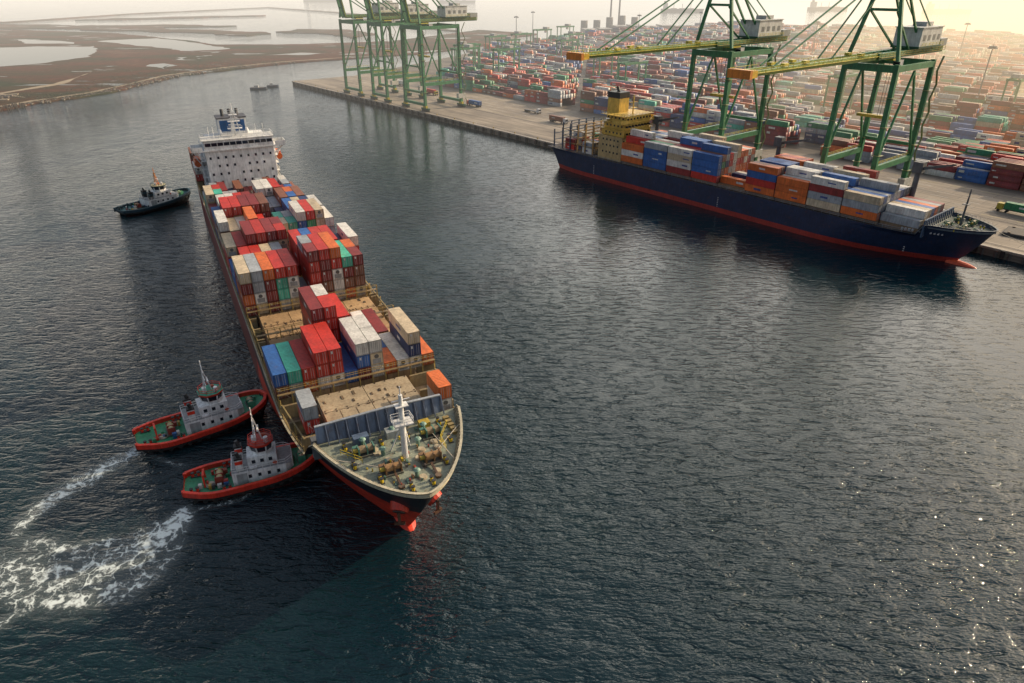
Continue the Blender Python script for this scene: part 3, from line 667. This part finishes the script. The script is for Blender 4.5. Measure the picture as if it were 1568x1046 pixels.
for i in range(120):
    x=U(-440,-395);y=U(520,545)+ (x+440)*.5; mbx.box(x,y,.8,x+U(1.5,4),y+U(1,2),U(1.3,2.1),jit((.16,.13,.11),.5),DE)
for i in range(26):
    x=U(-362,-352); y=U(500,520); mbx.cyl((x,y,-1),(x,y,3.5),.3,(.06,.05,.04),n=6)
mbx.build('shore_revetment')
def blobs(name,pts,cols):
    mb=MB()
    for (x,y,s) in pts:
        c=random.choice(cols)
        for k in range(22):
            dx,dy,dz=random.gauss(0,s*.6),random.gauss(0,s*.6),abs(random.gauss(0,s*.3))+.1
            q=U(.2,.5)*s*.5; a=U(0,6.3)
            mb.face([(x+dx+q*math.cos(a),y+dy+q*math.sin(a),dz+1),(x+dx-q*math.sin(a),y+dy+q*math.cos(a),dz+1+q*U(0,.8)),(x+dx-q*math.cos(a),y+dy-q*math.sin(a),dz+1+q*U(0,.8))],jit(c,.4),DE)
    mb.build(name)
sp=[]
for i in range(520):
    k=random.randrange(5);P=[(-357,540),(-336,582),(-331,640),(-326,700),(-297,760),(-250,819)]
    t=R(); sp.append((P[k][0]+(P[k+1][0]-P[k][0])*t-U(4,90)*R(),P[k][1]+(P[k+1][1]-P[k][1])*t+U(0,10),U(.8,3.0)))
blobs('shore_shrubs',sp,[(.035,.05,.015),(.05,.055,.02),(.02,.035,.012)])

# ---- terminal ground & quay
def conc_mat():
    m,nt,out=newmat('quay_concrete')
    tc=nt.nodes.new('ShaderNodeTexCoord'); ob=tc.outputs['Object']
    br=N(nt,'ShaderNodeTexBrick',Scale=1.0); br.inputs['Brick Width'].default_value=9;br.inputs['Row Height'].default_value=6;br.inputs['Mortar Size'].default_value=.12
    br.inputs['Color1'].default_value=(.95,.95,.95,1);br.inputs['Color2'].default_value=(.78,.78,.78,1);br.inputs['Mortar'].default_value=(.5,.5,.5,1)
    nt.links.new(ob,br.inputs['Vector'])
    a=noisen(nt,mapping(nt,ob,(.35,1.2,1)),.06,6,.65,.4)
    c=ramp(nt,a,[(.3,(.17,.145,.12)),(.5,(.31,.26,.20)),(.7,(.43,.37,.29))])
    c=mixc(nt,1,c.outputs[0],br.outputs[0],'MULTIPLY')
    tr=ramp(nt,noisen(nt,mapping(nt,ob,(.02,1,1)),.9,3,.6),[(.45,1),(.62,.68)])
    c=mixc(nt,1,c,tr.outputs[0],'MULTIPLY')
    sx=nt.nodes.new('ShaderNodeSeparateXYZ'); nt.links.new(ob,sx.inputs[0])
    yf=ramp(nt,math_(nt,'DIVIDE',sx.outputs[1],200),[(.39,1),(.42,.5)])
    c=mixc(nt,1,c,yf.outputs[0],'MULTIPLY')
    b=N(nt,'ShaderNodeBsdfPrincipled',Roughness=.8); nt.links.new(c,b.inputs['Base Color']); nt.links.new(b.outputs[0],out.inputs[0]); return m
MCN=conc_mat()
gp=[(0,0),(1100,0),(1100,1000),(200,1150),(-180,760),(-215,540),(-141,333),(-60,180),(0,60)]
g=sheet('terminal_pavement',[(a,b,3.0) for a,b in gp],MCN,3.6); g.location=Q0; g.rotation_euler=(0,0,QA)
QE=empty('quay_wall',Q0,QA)
mb=MB()
mb.box(-.3,-.5,2.3,1100,.9,3.12,(.33,.28,.22)); mb.box(-.5,-.3,2.3,.7,58,3.12,(.33,.28,.22))
mb.box(0,.2,-1,1100,.5,2.3,(.05,.045,.04))
for i in range(270):
    s=2+i*4; mb.cyl((s,-.1,-1.5),(s,-.1,2.3),.45,(.10,.09,.08),n=7)
    if i%2==0: mb.box(s+1.4,-1.2,.5,s+2.6,-.5,3.0,(.015,.015,.015))
    if i%5==0: mb.cyl((s+1,1.5,3.1),(s+1,1.5,3.7),.35,(.4,.28,.03),n=8)
mb.build('fenders_and_piles',QE)
mb=MB()
for y in (3.6,33.6):
    for d in (-.5,.5): mb.box(5,y+d-.12,3.004,1095,y+d+.12,3.05,(.06,.05,.045))
for y in (38,45,52,59,66,73): 
    for s in range(20,1080,12): mb.box(s,y-.12,3.004,s+7,y+.12,3.012,(.5,.42,.1) if y in(38,73) else (.5,.5,.48))
mb.build('crane_rails_and_lane_lines',QE)

# ------------------------------------------------------------------ STS cranes
def sts(s,half,boom_up=False,yellow=True):
    E=empty('ship_to_shore_crane',qw(s,0,3),QA); mb=MB(); g=(.04,.20,.085); dg=(.02,.10,.05); yl=(.62,.52,.05)
    G=54; YW,YL=3.6,33.6
    legs=[(sx*half,y) for y in (YW,YL) for sx in (-1,1)]
    for x,y in legs:
        mb.beam((x,y,3.4),(x*.92,y,G-1),1.9,1.6,jit(g,.1),PA,1.6,1.4)
        for k in (-3.3,-1.1,1.1,3.3): mb.box(x+k-.9,y-.55,.05,x+k+.9,y+.55,1.2,(.06,.06,.05))
        mb.box(x-4.4,y-.7,1.2,x+4.4,y+.7,2.2,dg); mb.box(x-1.8,y-.8,2.2,x+1.8,y+.8,3.6,(.5,.4,.04))
        for z in (12,22,32,42): mb.box(x-1.5,y-1.5,z,x+1.5,y+1.5,z+.12,(.25,.25,.1)); 
    for y in (YW,YL):
        mb.box(-half,y-.8,3.4,half,y+.8,5.0,g); mb.beam((-half*.95,y,G-2.5),(half*.95,y,G-2.5),1.6,2.4,g)
        if y==YL: mb.beam((-half*.97,y,22),(half*.97,y,22),.8,1.2,g)
    for sx in (-1,1):
        x=sx*half*.97
        mb.beam((x,YW,17),(x,YL,17),1.4,2.0,g); mb.beam((x*.96,YW,G-2.5),(x*.96,YL,G-2.5),1.4,2.0,g)
        mb.beam((x,YW,18),(x*.97,(YW+YL)/2,G-4),.7,.7,g); mb.beam((x,YL,18),(x*.97,(YW+YL)/2,G-4),.7,.7,g)
        mb.rail([(x,YW,18.2),(x,YL,18.2)],1.1,yl,3,PA,.12)
    for k,z in enumerate(range(4,G-4,5)):
        a,b=(YL+1.2,YL+4) if k%2 else (YL+4,YL+1.2); mb.beam((half+1,a,z),(half+1,b,z+5),.7,.15,(.25,.26,.12))
    yb=56; tip=-78
    for x in (-2.6,2.6):
        mb.beam((x,YW-2,G+1.2),(x,yb,G+1.2),1.2,2.2,g)
        mb.rail([(x+math.copysign(1.4,x),YW-2,G+1),(x+math.copysign(1.4,x),yb,G+1)],1.2,(.40,.34,.05),3,PA,.12); mb.box(x,YW-2,G+.8,x+math.copysign(1.5,x),yb,G+.95,(.35,.3,.06))
    for y in range(8,56,8): mb.beam((-2.6,y,G+1.8),(2.6,y,G+1.8),.5,.7,g)
    AZ=G+31
    for sx in (-1,1):
        mb.beam((sx*half*.9,YW,G),(sx*2.2,YW+2,AZ),1.1,1.1,g); mb.beam((sx*2.2,YW+2,AZ),(sx*2.6,YL+1,G+2.4),.7,.7,g); mb.beam((sx*2.2,YW+2,AZ),(sx*2.6,yb-4,G+2.4),.35,.35,g)
        mb.beam((sx*half*.45,YW+1,G+15.5),(sx*2.6,YL-8,G+2.4),.6,.6,g)
    for z,w in ((G+31,2.4),(G+16,half*.46)): mb.beam((-w,YW+1,z),(w,YW+1,z),.9,.9,g)
    mb.box(-3,YW,AZ,3,YW+4,AZ+1.6,(.3,.3,.1))
    def bp(t,x,dz=0):
        if boom_up:
            a=math.radians(78); return (x,YW-2-t*math.cos(a),G+1.2+t*math.sin(a)+dz*.2)
        return (x,YW-2-t,G+1.2+dz)
    Lb=YW-2-tip
    for x in (-2.2,2.2):
        mb.beam(bp(0,x),bp(Lb,x),1.0,2.0,(.20,.30,.05) if yellow else g,PA,.9,1.4)
        mb.beam(bp(0,x+math.copysign(1.0,x),.2),bp(Lb,x+math.copysign(1.0,x),.2),.8,.15,yl)
        mb.beam(bp(0,x+math.copysign(1.3,x),1.4),bp(Lb,x+math.copysign(1.3,x),1.4),.12,.12,yl)
        if not boom_up:
            for k in range(0,int(Lb),3): mb.beam(bp(k,x+math.copysign(1.3,x),.2),bp(k,x+math.copysign(1.3,x),1.4),.1,.1,yl)
            for t in (32,66): mb.beam((math.copysign(2.2,x),YW+2,AZ),bp(t,x,1.2),.4,.4,g)
            for t in (12,48,60): mb.box(x-.7,YW-2-t-1.2,G+2.2,x+.7,YW-2-t+1.2,G+3.0,yl)
    for k in range(6,int(Lb),9): mb.beam(bp(k,-2.2),bp(k,2.2),.5,.7,g)
    mb.beam(bp(Lb-2,-3.6),bp(Lb-2,3.6),3.0,2.0,(.70,.42,.02)); mb.beam(bp(Lb,-3.8),bp(Lb,3.8),1.2,2.4,(.65,.22,.02))
    ty=YW+9 if boom_up else YW+12
    mb.box(-3.6,ty-3,G-.6,3.6,ty+3,G+.1,yl); mb.box(1.4,ty+3,G-3.6,3.6,ty+6,G-.8,(.6,.6,.58)); mb.box(1.3,ty+2.9,G-3,3.7,ty+3.2,G-1.5,(0,0,0),GL)
    for x in (-2,2): 
        for dy in (-1.5,1.5): mb.beam((x,ty+dy,G-.6),(x*.9,ty+dy*.7,34),.12,.12,(.05,.05,.05))
    mb.box(-6,ty-1.2,33,6,ty+1.2,34,(.5,.38,.04))
    H0=YL-5
    mb.box(-4.8,H0,G+3.2,4.8,H0+18,G+9.4,(.60,.61,.58)); mb.box(-5.2,H0-.4,G+9.4,5.2,H0+18.4,G+9.7,(.50,.51,.48)); mb.box(-5.2,H0-.6,G+2.5,5.2,H0+19,G+3.2,dg)
    for sx in (-1,1):
        for k in range(4): mb.box(sx*4.75,H0+2+k*4.2,G+5,sx*4.85,H0+4.2+k*4.2,G+7,(.18,.2,.2))
        mb.rail([(sx*5.8,H0,G+3.2),(sx*5.8,H0+19,G+3.2)],1.1,yl,3,PA,.1)
    mb.box(-2.5,H0+8,G+9.7,2.5,H0+14,G+11.2,(.5,.5,.48)); mb.box(-4,yb-6,G+2.4,4,yb,G+5,(.3,.32,.3)); mb.box(half*.9,YL-3,6,half*.9+2.6,YL+3,9,(.5,.5,.45))
    mb.build('structure',E)
    return E
sts(430,10); sts(497,10)
sts(106,11.5,True,False); sts(147,10,True,False); sts(194,12.5,True,False)

def rtg(s,o,H=24):
    E=empty('yard_gantry_crane',qw(s,o,3),QA); mb=MB(); g=(.05,.22,.10); W=23
    for x in (-3.5,3.5):
        for y in (0,W): mb.beam((x,y,1.4),(x,y,H),.9,.9,g)
        mb.beam((x,-1.5,H),(x,W+1.5,H),1.1,1.6,g)
    for y in (0,W):
        mb.box(-5,y-.6,1.2,5,y+.6,2.2,g); mb.beam((-3.5,y,H),(3.5,y,H),.8,1.1,g)
        mb.beam((-3.5,y,8),(3.5,y,8),.5,.6,g)
        for x in (-4,-2.2,2.2,4): mb.cyl((x,y-.4,.75),(x,y+.4,.75),.75,(.03,.03,.03),n=10)
    t=U(4,16); mb.box(-4,t,H+.8,4,t+4,H+3,(.5,.5,.48)); mb.box(-1.2,t,H-3.5,1.2,t+2.4,H-1,(.6,.6,.6)); mb.box(-5,-.8,2.2,-1.5,.8,5,(.5,.5,.45))
    mb.build('frame',E)
def yard():
    WY={'red':19,'maroon':21,'brown':16,'grey':12,'white':11,'green':12,'blue':8,'orange':10,'navy':5,'teal':2,'beige':8}
    ks=list(WY)
    boxes=[];cols=[]
    pitch=23.0
    for j in range(40):
        o0=86+j*pitch
        smin=95-(o0-86)*.95 if o0<330 else -150-(o0-330)*.22
        smin=max(smin,-190)
        smax=1000 if o0<500 else 1000-(o0-500)*.2
        s=smin+4
        blk=0
        while s<smax:
            if blk%13==12: s+=20; blk+=1; continue
            nz=noise.noise(Vector((s*.012,o0*.013,1.3)))+.3*noise.noise(Vector((s*.08,o0*.2,4)))
            full=min(1,max(.15,.85+nz*.9))
            pref=ks[int((noise.noise(Vector((s*.009,o0*.03,9)))*.9+.5)*len(ks))%len(ks)]
            two=R()<.12
            base=full*5.0
            rowc=pref if R()<.6 else random.choices(ks,[WY[k] for k in ks])[0]
            for c in range(6):
                h=int(max(0,min(5,base+U(-1.6,.6))))
                y=o0+c*2.62
                for k in range(h):
                    if k<h-2 and 0<c<5: continue
                    cc=rowc if R()<.5 else random.choices(ks,[WY[q] for q in ks])[0]
                    v=PAL[cc]; f=U(.7,1.1)
                    if two:
                        boxes.append((s,y,3.02+k*2.6,6.0)); boxes.append((s+6.15,y,3.02+k*2.6,6.0)); cols+= [[a*f for a in v]]*2
                    else: boxes.append((s,y,3.02+k*2.6,12.15)); cols.append([a*f for a in v])
            s+=12.75; blk+=1
    B=np.array(boxes); C=np.array(cols); n=len(B)
    x0=B[:,0];x1=B[:,0]+B[:,3];y0=B[:,1];y1=B[:,1]+2.42;z0=B[:,2];z1=B[:,2]+2.55
    V=np.stack([np.stack(a,1) for a in ((x0,y0,z0),(x1,y0,z0),(x1,y1,z0),(x0,y1,z0),(x0,y0,z1),(x1,y0,z1),(x1,y1,z1),(x0,y1,z1))],1)
    F=np.array([(4,5,6,7),(0,1,5,4),(1,2,6,5),(2,3,7,6),(3,0,4,7)])
    faces=(np.arange(n)[:,None,None]*8+F[None]).reshape(-1,4)
    FC=np.repeat(C,5,0); verts=V.reshape(-1,3)
    sel=(np.random.rand(n)<.6)&(B[:,1]<450); idx=np.where(sel)[0]
    lw=np.random.uniform(1.5,4,len(idx)); lx=x0[idx]+np.random.uniform(.5,2,len(idx)); hz=np.random.uniform(.4,1.2,len(idx)); yy=y0[idx]-.03; zc=z0[idx]+1.3
    LV=np.stack([np.stack(a,1) for a in ((lx,yy,zc-hz/2),(lx+lw,yy,zc-hz/2),(lx+lw,yy,zc+hz/2),(lx,yy,zc+hz/2))],1)
    LF=(np.arange(len(idx))[:,None]*4+np.arange(4)[None])+len(verts)
    lc=np.where((C[idx].sum(1)>1.0)[:,None],np.array([[.05,.07,.2]]),np.array([[.6,.6,.57]]))
    verts=np.vstack([verts,LV.reshape(-1,3)]); faces=np.vstack([faces,LF]); FC=np.vstack([FC,lc])
    me=bpy.data.meshes.new('yard_container_stacks'); me.vertices.add(len(verts)); me.vertices.foreach_set('co',verts.astype(np.float32).ravel())
    me.loops.add(len(faces)*4); me.loops.foreach_set('vertex_index',faces.astype(np.int32).ravel())
    me.polygons.add(len(faces)); me.polygons.foreach_set('loop_start',np.arange(0,len(faces)*4,4,dtype=np.int32))
    me.update(calc_edges=True); me.validate()
    at=me.attributes.new('Col','FLOAT_COLOR','FACE'); at.data.foreach_set('color',np.hstack([FC,np.ones((len(FC),1))]).astype(np.float32).ravel())
    me.materials.append(M_cont)
    o=bpy.data.objects.new('yard_container_stacks',me); scn.collection.objects.link(o); o.location=Q0; o.rotation_euler=(0,0,QA)
yard()
for s,j in ((100,1),(72,2),(128,2),(20,6),(60,8),(-40,9),(-80,12),(180,5),(250,3),(300,7),(390,5),(470,8),(560,4),(640,9),(330,12),(200,14),(60,15),(520,13),(-30,7),(0,11),(-110,15)): rtg(s,86+j*23-4,24 if j>2 else 27)
def lightmast(x,y):
    E=empty('high_mast_light',(x,y,3),0); mb=MB(); c=(.2,.21,.22)
    mb.cyl((0,0,0),(0,0,42),.6,c,n=8,r2=.3); mb.cyl((0,0,41),(0,0,41.8),2.2,c,n=10)
    for k in range(8):
        a=k*math.pi/4; mb.box(2.2*math.cos(a)-.5,2.2*math.sin(a)-.5,40.2,2.2*math.cos(a)+.5,2.2*math.sin(a)+.5,41,(.4,.4,.4))
    mb.cyl((0,0,42),(0,0,44),.08,c,n=5); mb.build('mast',E)
for p in ((307,473),(448,739),(155,919),(5,876),(28,1011),(313,770),(140,640),(620,800),(-60,800),(560,560),(250,1000)): lightmast(*p)

def truck(s,o,a,c):
    E=empty('container_truck',qw(s,o,3.02),QA+a); mb=MB(); cc=random.choice([(.6,.6,.6),(.5,.05,.03),(.5,.4,.05)])
    mb.box(0,-1.2,.8,2.2,1.2,3.2,cc,WH); mb.box(2.15,-1.05,1.9,2.24,1.05,2.9,(0,0,0),GL); mb.box(-12.5,-1.1,1.0,0,1.1,1.35,(.05,.05,.05)); mb.box(2.2,-1.1,.6,2.5,1.1,1.2,(.1,.1,.1))
    for x in (-11.5,-10.2,-9,-1.4,1.4):
        for y in (-1.05,1.05): mb.cyl((x,y-.2,.5),(x,y+.2,.5),.5,(.02,.02,.02),n=10)
    if c: container(mb,-12.4,0,1.36,12.1,c)
    mb.build('body',E)
for s,o,a,c in ((150,50,0,PAL['red']),(205,42,math.pi,PAL['blue']),(262,56,0,None),(330,62,0,PAL['grey']),(385,44,math.pi,PAL['orange']),(455,55,0,PAL['maroon']),(540,48,math.pi,PAL['green']),(575,66,0,PAL['white']),(610,50,0,None),(90,60,0,PAL['white']),(300,44,0,PAL['brown'])): truck(s,o,a,c)
E=empty('ship_hatch_cover',qw(556,22,3),QA+.1); mb=MB(); mb.box(-7,-5,.3,7,5,.9,(.07,.07,.07),DE); mb.box(-6.6,-4.6,.9,6.6,4.6,1.1,(.09,.08,.07),DE)
for x in (-6,-2,2,6): mb.box(x-.2,-5.2,0,x+.2,5.2,.3,(.1,.1,.1))
for x in (-5,5):
    for y in (-4,4): mb.box(x-.4,y-.4,1.1,x+.4,y+.4,1.4,(.15,.1,.05))
mb.build('panel',E)

def smallboat(x,y,a,L=12):
    E=empty('work_boat',(x,y,0),a); mb=MB()
    for l,(k0,k1,z0,z1,c) in enumerate(((.8,.95,-.3,.6,(.03,.05,.08)),(.95,1.05,.6,1.5,(.05,.08,.14)))):
        for i in range(12):
            u0,u1=i/12,(i+1)/12; h=lambda u:L*.16*(1 if u<.6 else math.sqrt(max(0,1-((u-.6)/.4)**2)))
            for sd in (1,-1): mb.face([(u0*L,sd*h(u0)*k0,z0),(u1*L,sd*h(u1)*k0,z0),(u1*L,sd*h(u1)*k1,z1),(u0*L,sd*h(u0)*k1,z1)],c)
            if l: mb.face([(u0*L,-h(u0),1.2),(u1*L,-h(u1),1.2),(u1*L,h(u1),1.2),(u0*L,h(u0),1.2)],(.3,.25,.2))
    mb.box(0,-L*.15,-.2,.1,L*.15,1.5,(.04,.06,.1)); mb.box(L*.25,-1.2,1.2,L*.5,1.2,3.2,(.5,.5,.48),WH); mb.cyl((L*.35,0,3.2),(L*.35,0,5),.08,(.4,.4,.4),n=5)
    mb.build('hull_and_cabin',E)
smallboat(-222,612,.2,14); smallboat(-212,625,.4,10)
def farship(x,y,a,L,c):
    E=empty('anchored_cargo_ship',(x,y,0),a); mb=MB()
    P=[(0,-L*.07),(L*.86,-L*.07),(L,0),(L*.86,L*.07),(0,L*.07)]
    for i in range(5):
        p,q=P[i],P[(i+1)%5]; mb.face([(p[0],p[1],-.5),(q[0],q[1],-.5),(q[0]+(2 if q[0]==L else 0),q[1],9),(p[0]+(2 if p[0]==L else 0),p[1],9)],c)
    mb.face([(x_,y_,9) for x_,y_ in P],(.2,.1,.08)); mb.box(L*.05,-L*.055,9,L*.15,L*.055,24,(.5,.5,.48)); mb.box(L*.06,-L*.02,24,L*.1,L*.02,29,(.1,.1,.15))
    for k in (.3,.5,.7): mb.cyl((L*k,0,9),(L*k,0,22),.8,(.3,.3,.25),n=6); mb.box(L*k-8,-7,9,L*k+8,7,10.5,(.25,.15,.1))
    mb.build('hull_and_house',E)
farship(1150,2114,.1,140,(.05,.05,.08)); farship(430,2190,-.1,120,(.08,.04,.04)); farship(900,2300,.2,130,(.04,.05,.08)); farship(-900,3300,0,150,(.05,.05,.07)); farship(-300,3100,.1,150,(.05,.05,.07)); farship(1500,1500,.3,120,(.06,.04,.04))
E=empty('warehouse',(120,1230,0),.1); mb=MB()
for i in range(7): mb.box(i*26,0,2,i*26+22,40,U(9,16),jit((.3,.29,.27),.3)); 
for i in range(5): mb.cyl((10+i*22,60,2),(10+i*22,60,U(20,32)),6,(.35,.34,.32),n=12)
for x in (60,75): mb.cyl((x,80,2),(x,80,70),2,(.3,.3,.3),n=8,r2=1.2)
mb.build('sheds_silos_chimneys',E)

# ------------------------------------------------------------------ foam wakes
def foam():
    x0,x1,y0,y1=-105,-30,55,125; st=.5
    nx=int((x1-x0)/st)+1;ny=int((y1-y0)/st)+1
    X,Y=np.meshgrid(np.linspace(x0,x1,nx),np.linspace(y0,y1,ny))
    Fm=np.zeros_like(X)
    def path(P,ws,amp):
        nonlocal Fm
        best=np.zeros_like(X)
        for (a,b,wa,wb,ia,ib) in zip(P[:-1],P[1:],ws[:-1],ws[1:],amp[:-1],amp[1:]):
            ax,ay=a;bx,by=b; dx,dy=bx-ax,by-ay; t=np.clip(((X-ax)*dx+(Y-ay)*dy)/(dx*dx+dy*dy),0,1)
            d=np.hypot(X-ax-t*dx,Y-ay-t*dy); w=wa+(wb-wa)*t; best=np.maximum(best,np.exp(-(d/w)**2)*(ia+(ib-ia)*t))
        Fm=np.maximum(Fm,best)
    path([(-73.5,109.5),(-77,104),(-80,99),(-82.5,94),(-83.5,88),(-82,84)],[1.3,2.2,2.6,2.2,1.7,1.3],[1.0,.92,.82,.72,.6,.35])
    path([(-57,91.5),(-57.5,88),(-59.5,84),(-62,80.5),(-66,77),(-72,76.5),(-79,78),(-88,80)],[1.6,3.0,4.4,5.6,6.0,5.2,4.2,3.4],[1.05,1.0,.80,.72,.70,.66,.60,.5])
    path([(-55,84),(-55.5,79),(-58,75),(-64,72.5),(-71,72),(-80,74)],[1.5,2.2,2.8,3.0,2.6,2.2],[.5,.6,.66,.64,.6,.5])
    path([(-66,84),(-72,82),(-80,84)],[2,2.4,2.4],[.55,.52,.45])
    path([(-72,70),(-74.5,67),(-74,64)],[1.2,1.4,1.2],[.5,.6,.45])
    path([(-74,109),(-70,107),(-63,104)],[.8,.8,.6],[.5,.4,.3])
    path([(-36,103),(-44,99),(-50,94),(-55,92)],[.8,.9,.9,.9],[.3,.45,.5,.5])
    me=bpy.data.meshes.new('wake_foam'); V=np.stack([X.ravel(),Y.ravel(),np.full(X.size,.03)],1)
    I=np.arange(nx*ny).reshape(ny,nx); F=np.stack([I[:-1,:-1],I[:-1,1:],I[1:,1:],I[1:,:-1]],-1).reshape(-1,4)
    keep=Fm.ravel()[F].max(1)>.04; F=F[keep]
    me.from_pydata(V.tolist(),[],F.tolist()); at=me.attributes.new('foam','FLOAT','POINT'); at.data.foreach_set('value',Fm.ravel().astype(np.float32))
    m,nt,out=newmat('churned_foam'); tc=nt.nodes.new('ShaderNodeTexCoord'); ob=tc.outputs['Object']
    nz=N(nt,'ShaderNodeTexNoise',Scale=.3,Detail=5); nt.links.new(ob,nz.inputs['Vector'])
    vm=nt.nodes.new('ShaderNodeVectorMath'); vm.operation='MULTIPLY_ADD'; nt.links.new(nz.outputs['Color'],vm.inputs[0]); vm.inputs[1].default_value=(9,9,0); nt.links.new(ob,vm.inputs[2])
    vo=N(nt,'ShaderNodeTexVoronoi',Scale=.36); vo.feature='DISTANCE_TO_EDGE'; nt.links.new(vm.outputs[0],vo.inputs['Vector'])
    vo2=N(nt,'ShaderNodeTexVoronoi',Scale=1.3); vo2.feature='DISTANCE_TO_EDGE'; nt.links.new(vm.outputs[0],vo2.inputs['Vector'])
    at=N(nt,'ShaderNodeAttribute'); at.attribute_name='foam'; f=at.outputs['Fac']
    brk=noisen(nt,ob,.55,7,.72)
    e1=math_(nt,'SUBTRACT',math_(nt,'MULTIPLY',f,.25),vo.outputs['Distance'])
    e2=math_(nt,'SUBTRACT',math_(nt,'MULTIPLY',f,.15),vo2.outputs['Distance'])
    a1=ramp(nt,math_(nt,'ADD',e1,math_(nt,'MULTIPLY',math_(nt,'SUBTRACT',brk,.545),.75)),[(.0,0),(.14,1)])
    a2=ramp(nt,math_(nt,'ADD',e2,math_(nt,'MULTIPLY',math_(nt,'SUBTRACT',brk,.545),.5)),[(.0,0),(.10,.55)])
    al=math_(nt,'MAXIMUM',a1.outputs[0],a2.outputs[0])
    veil=math_(nt,'MULTIPLY',f,.14)
    al=math_(nt,'MAXIMUM',math_(nt,'MULTIPLY',al,ramp(nt,f,[(.05,0),(.5,.9)]).outputs[0]),veil)
    tr=nt.nodes.new('ShaderNodeBsdfTransparent'); df=N(nt,'ShaderNodeBsdfDiffuse'); df.inputs[0].default_value=(.70,.78,.77,1)
    mx=nt.nodes.new('ShaderNodeMixShader'); nt.links.new(al,mx.inputs[0]); nt.links.new(tr.outputs[0],mx.inputs[1]); nt.links.new(df.outputs[0],mx.inputs[2]); nt.links.new(mx.outputs[0],out.inputs[0])
    me.materials.append(m); o=bpy.data.objects.new('wake_foam',me); scn.collection.objects.link(o)
foam()

# ------------------------------------------------------------------ haze volumes
def haze(name,x0,y0,x1,y1,z1,dens,rad,rz=0,loc=(0,0)):
    m,nt,out=newmat(name)
    ab=N(nt,'ShaderNodeVolumeAbsorption',Density=dens); ab.inputs['Color'].default_value=(0,0,0,1)
    em=N(nt,'ShaderNodeEmission',Strength=dens); em.inputs['Color'].default_value=(*rad,1)  # haze brightness is emitted by the volume itself, not scattered sunlight
    ad=nt.nodes.new('ShaderNodeAddShader'); nt.links.new(ab.outputs[0],ad.inputs[0]); nt.links.new(em.outputs[0],ad.inputs[1]); nt.links.new(ad.outputs[0],out.inputs['Volume'])
    mb=MB(); mb.box(x0,y0,-2,x1,y1,z1,(1,1,1)); me=bpy.data.meshes.new(name); me.from_pydata(mb.v,[],mb.f); me.materials.append(m)
    o=bpy.data.objects.new(name,me); scn.collection.objects.link(o); o.location=(loc[0],loc[1],0); o.rotation_euler=(0,0,rz)
haze('harbor_haze',-9000,330,9000,16000,160,.00029,(1.1,1.0,.86))
haze('warm_glow_haze',0,0,6000,6000,150,.0007,(1.7,1.25,.70),math.radians(-32),(120,400))  # warm self-emitting boxes stand in for the sun's glow at far right
haze('warm_glow_haze',0,0,6000,6000,170,.0011,(1.85,1.36,.76),math.radians(-36),(300,430))

# ------------------------------------------------------------------ light
az,el=math.radians(65),math.radians(26)
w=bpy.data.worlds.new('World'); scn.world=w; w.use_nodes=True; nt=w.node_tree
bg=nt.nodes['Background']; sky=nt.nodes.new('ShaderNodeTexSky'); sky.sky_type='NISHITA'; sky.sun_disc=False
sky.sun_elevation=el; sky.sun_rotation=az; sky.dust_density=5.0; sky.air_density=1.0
# thin bright cloud glow added for water reflections, plus a constant shade fill
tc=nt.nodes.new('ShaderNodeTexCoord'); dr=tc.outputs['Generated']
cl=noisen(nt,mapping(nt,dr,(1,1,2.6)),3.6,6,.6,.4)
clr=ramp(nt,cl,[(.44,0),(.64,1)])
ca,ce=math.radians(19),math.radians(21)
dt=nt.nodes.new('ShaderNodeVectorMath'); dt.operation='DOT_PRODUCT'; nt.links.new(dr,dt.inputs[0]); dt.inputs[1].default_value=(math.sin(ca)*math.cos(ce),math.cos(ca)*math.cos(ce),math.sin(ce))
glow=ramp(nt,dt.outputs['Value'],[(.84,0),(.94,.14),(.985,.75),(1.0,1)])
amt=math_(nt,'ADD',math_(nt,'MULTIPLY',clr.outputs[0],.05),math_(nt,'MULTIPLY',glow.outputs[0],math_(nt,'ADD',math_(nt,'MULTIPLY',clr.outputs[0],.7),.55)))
amt=math_(nt,'ADD',math_(nt,'MULTIPLY',amt,30.0),.6)  # constant term added over the whole sky to lift shaded sides
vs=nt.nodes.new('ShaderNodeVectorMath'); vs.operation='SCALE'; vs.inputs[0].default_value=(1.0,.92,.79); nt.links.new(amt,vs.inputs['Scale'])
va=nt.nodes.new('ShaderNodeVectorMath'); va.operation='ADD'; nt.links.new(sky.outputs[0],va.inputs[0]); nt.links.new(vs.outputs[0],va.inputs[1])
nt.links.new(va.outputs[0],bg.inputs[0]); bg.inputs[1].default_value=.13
sd=bpy.data.lights.new('sun','SUN'); sd.energy=5.0; sd.angle=math.radians(1.0); sd.color=(1,.79,.54)
so=bpy.data.objects.new('sun',sd); scn.collection.objects.link(so)
dirv=Vector((math.sin(az)*math.cos(el),math.cos(az)*math.cos(el),math.sin(el)))
so.rotation_euler=dirv.to_track_quat('Z','Y').to_euler()
cd=bpy.data.cameras.new('camera'); cam=bpy.data.objects.new('camera',cd); scn.collection.objects.link(cam); scn.camera=cam
cd.lens=24; cd.sensor_width=36; cd.clip_start=1; cd.clip_end=60000
cam.location=(0,0,82); cam.rotation_euler=(math.radians(90-27.9),0,0)
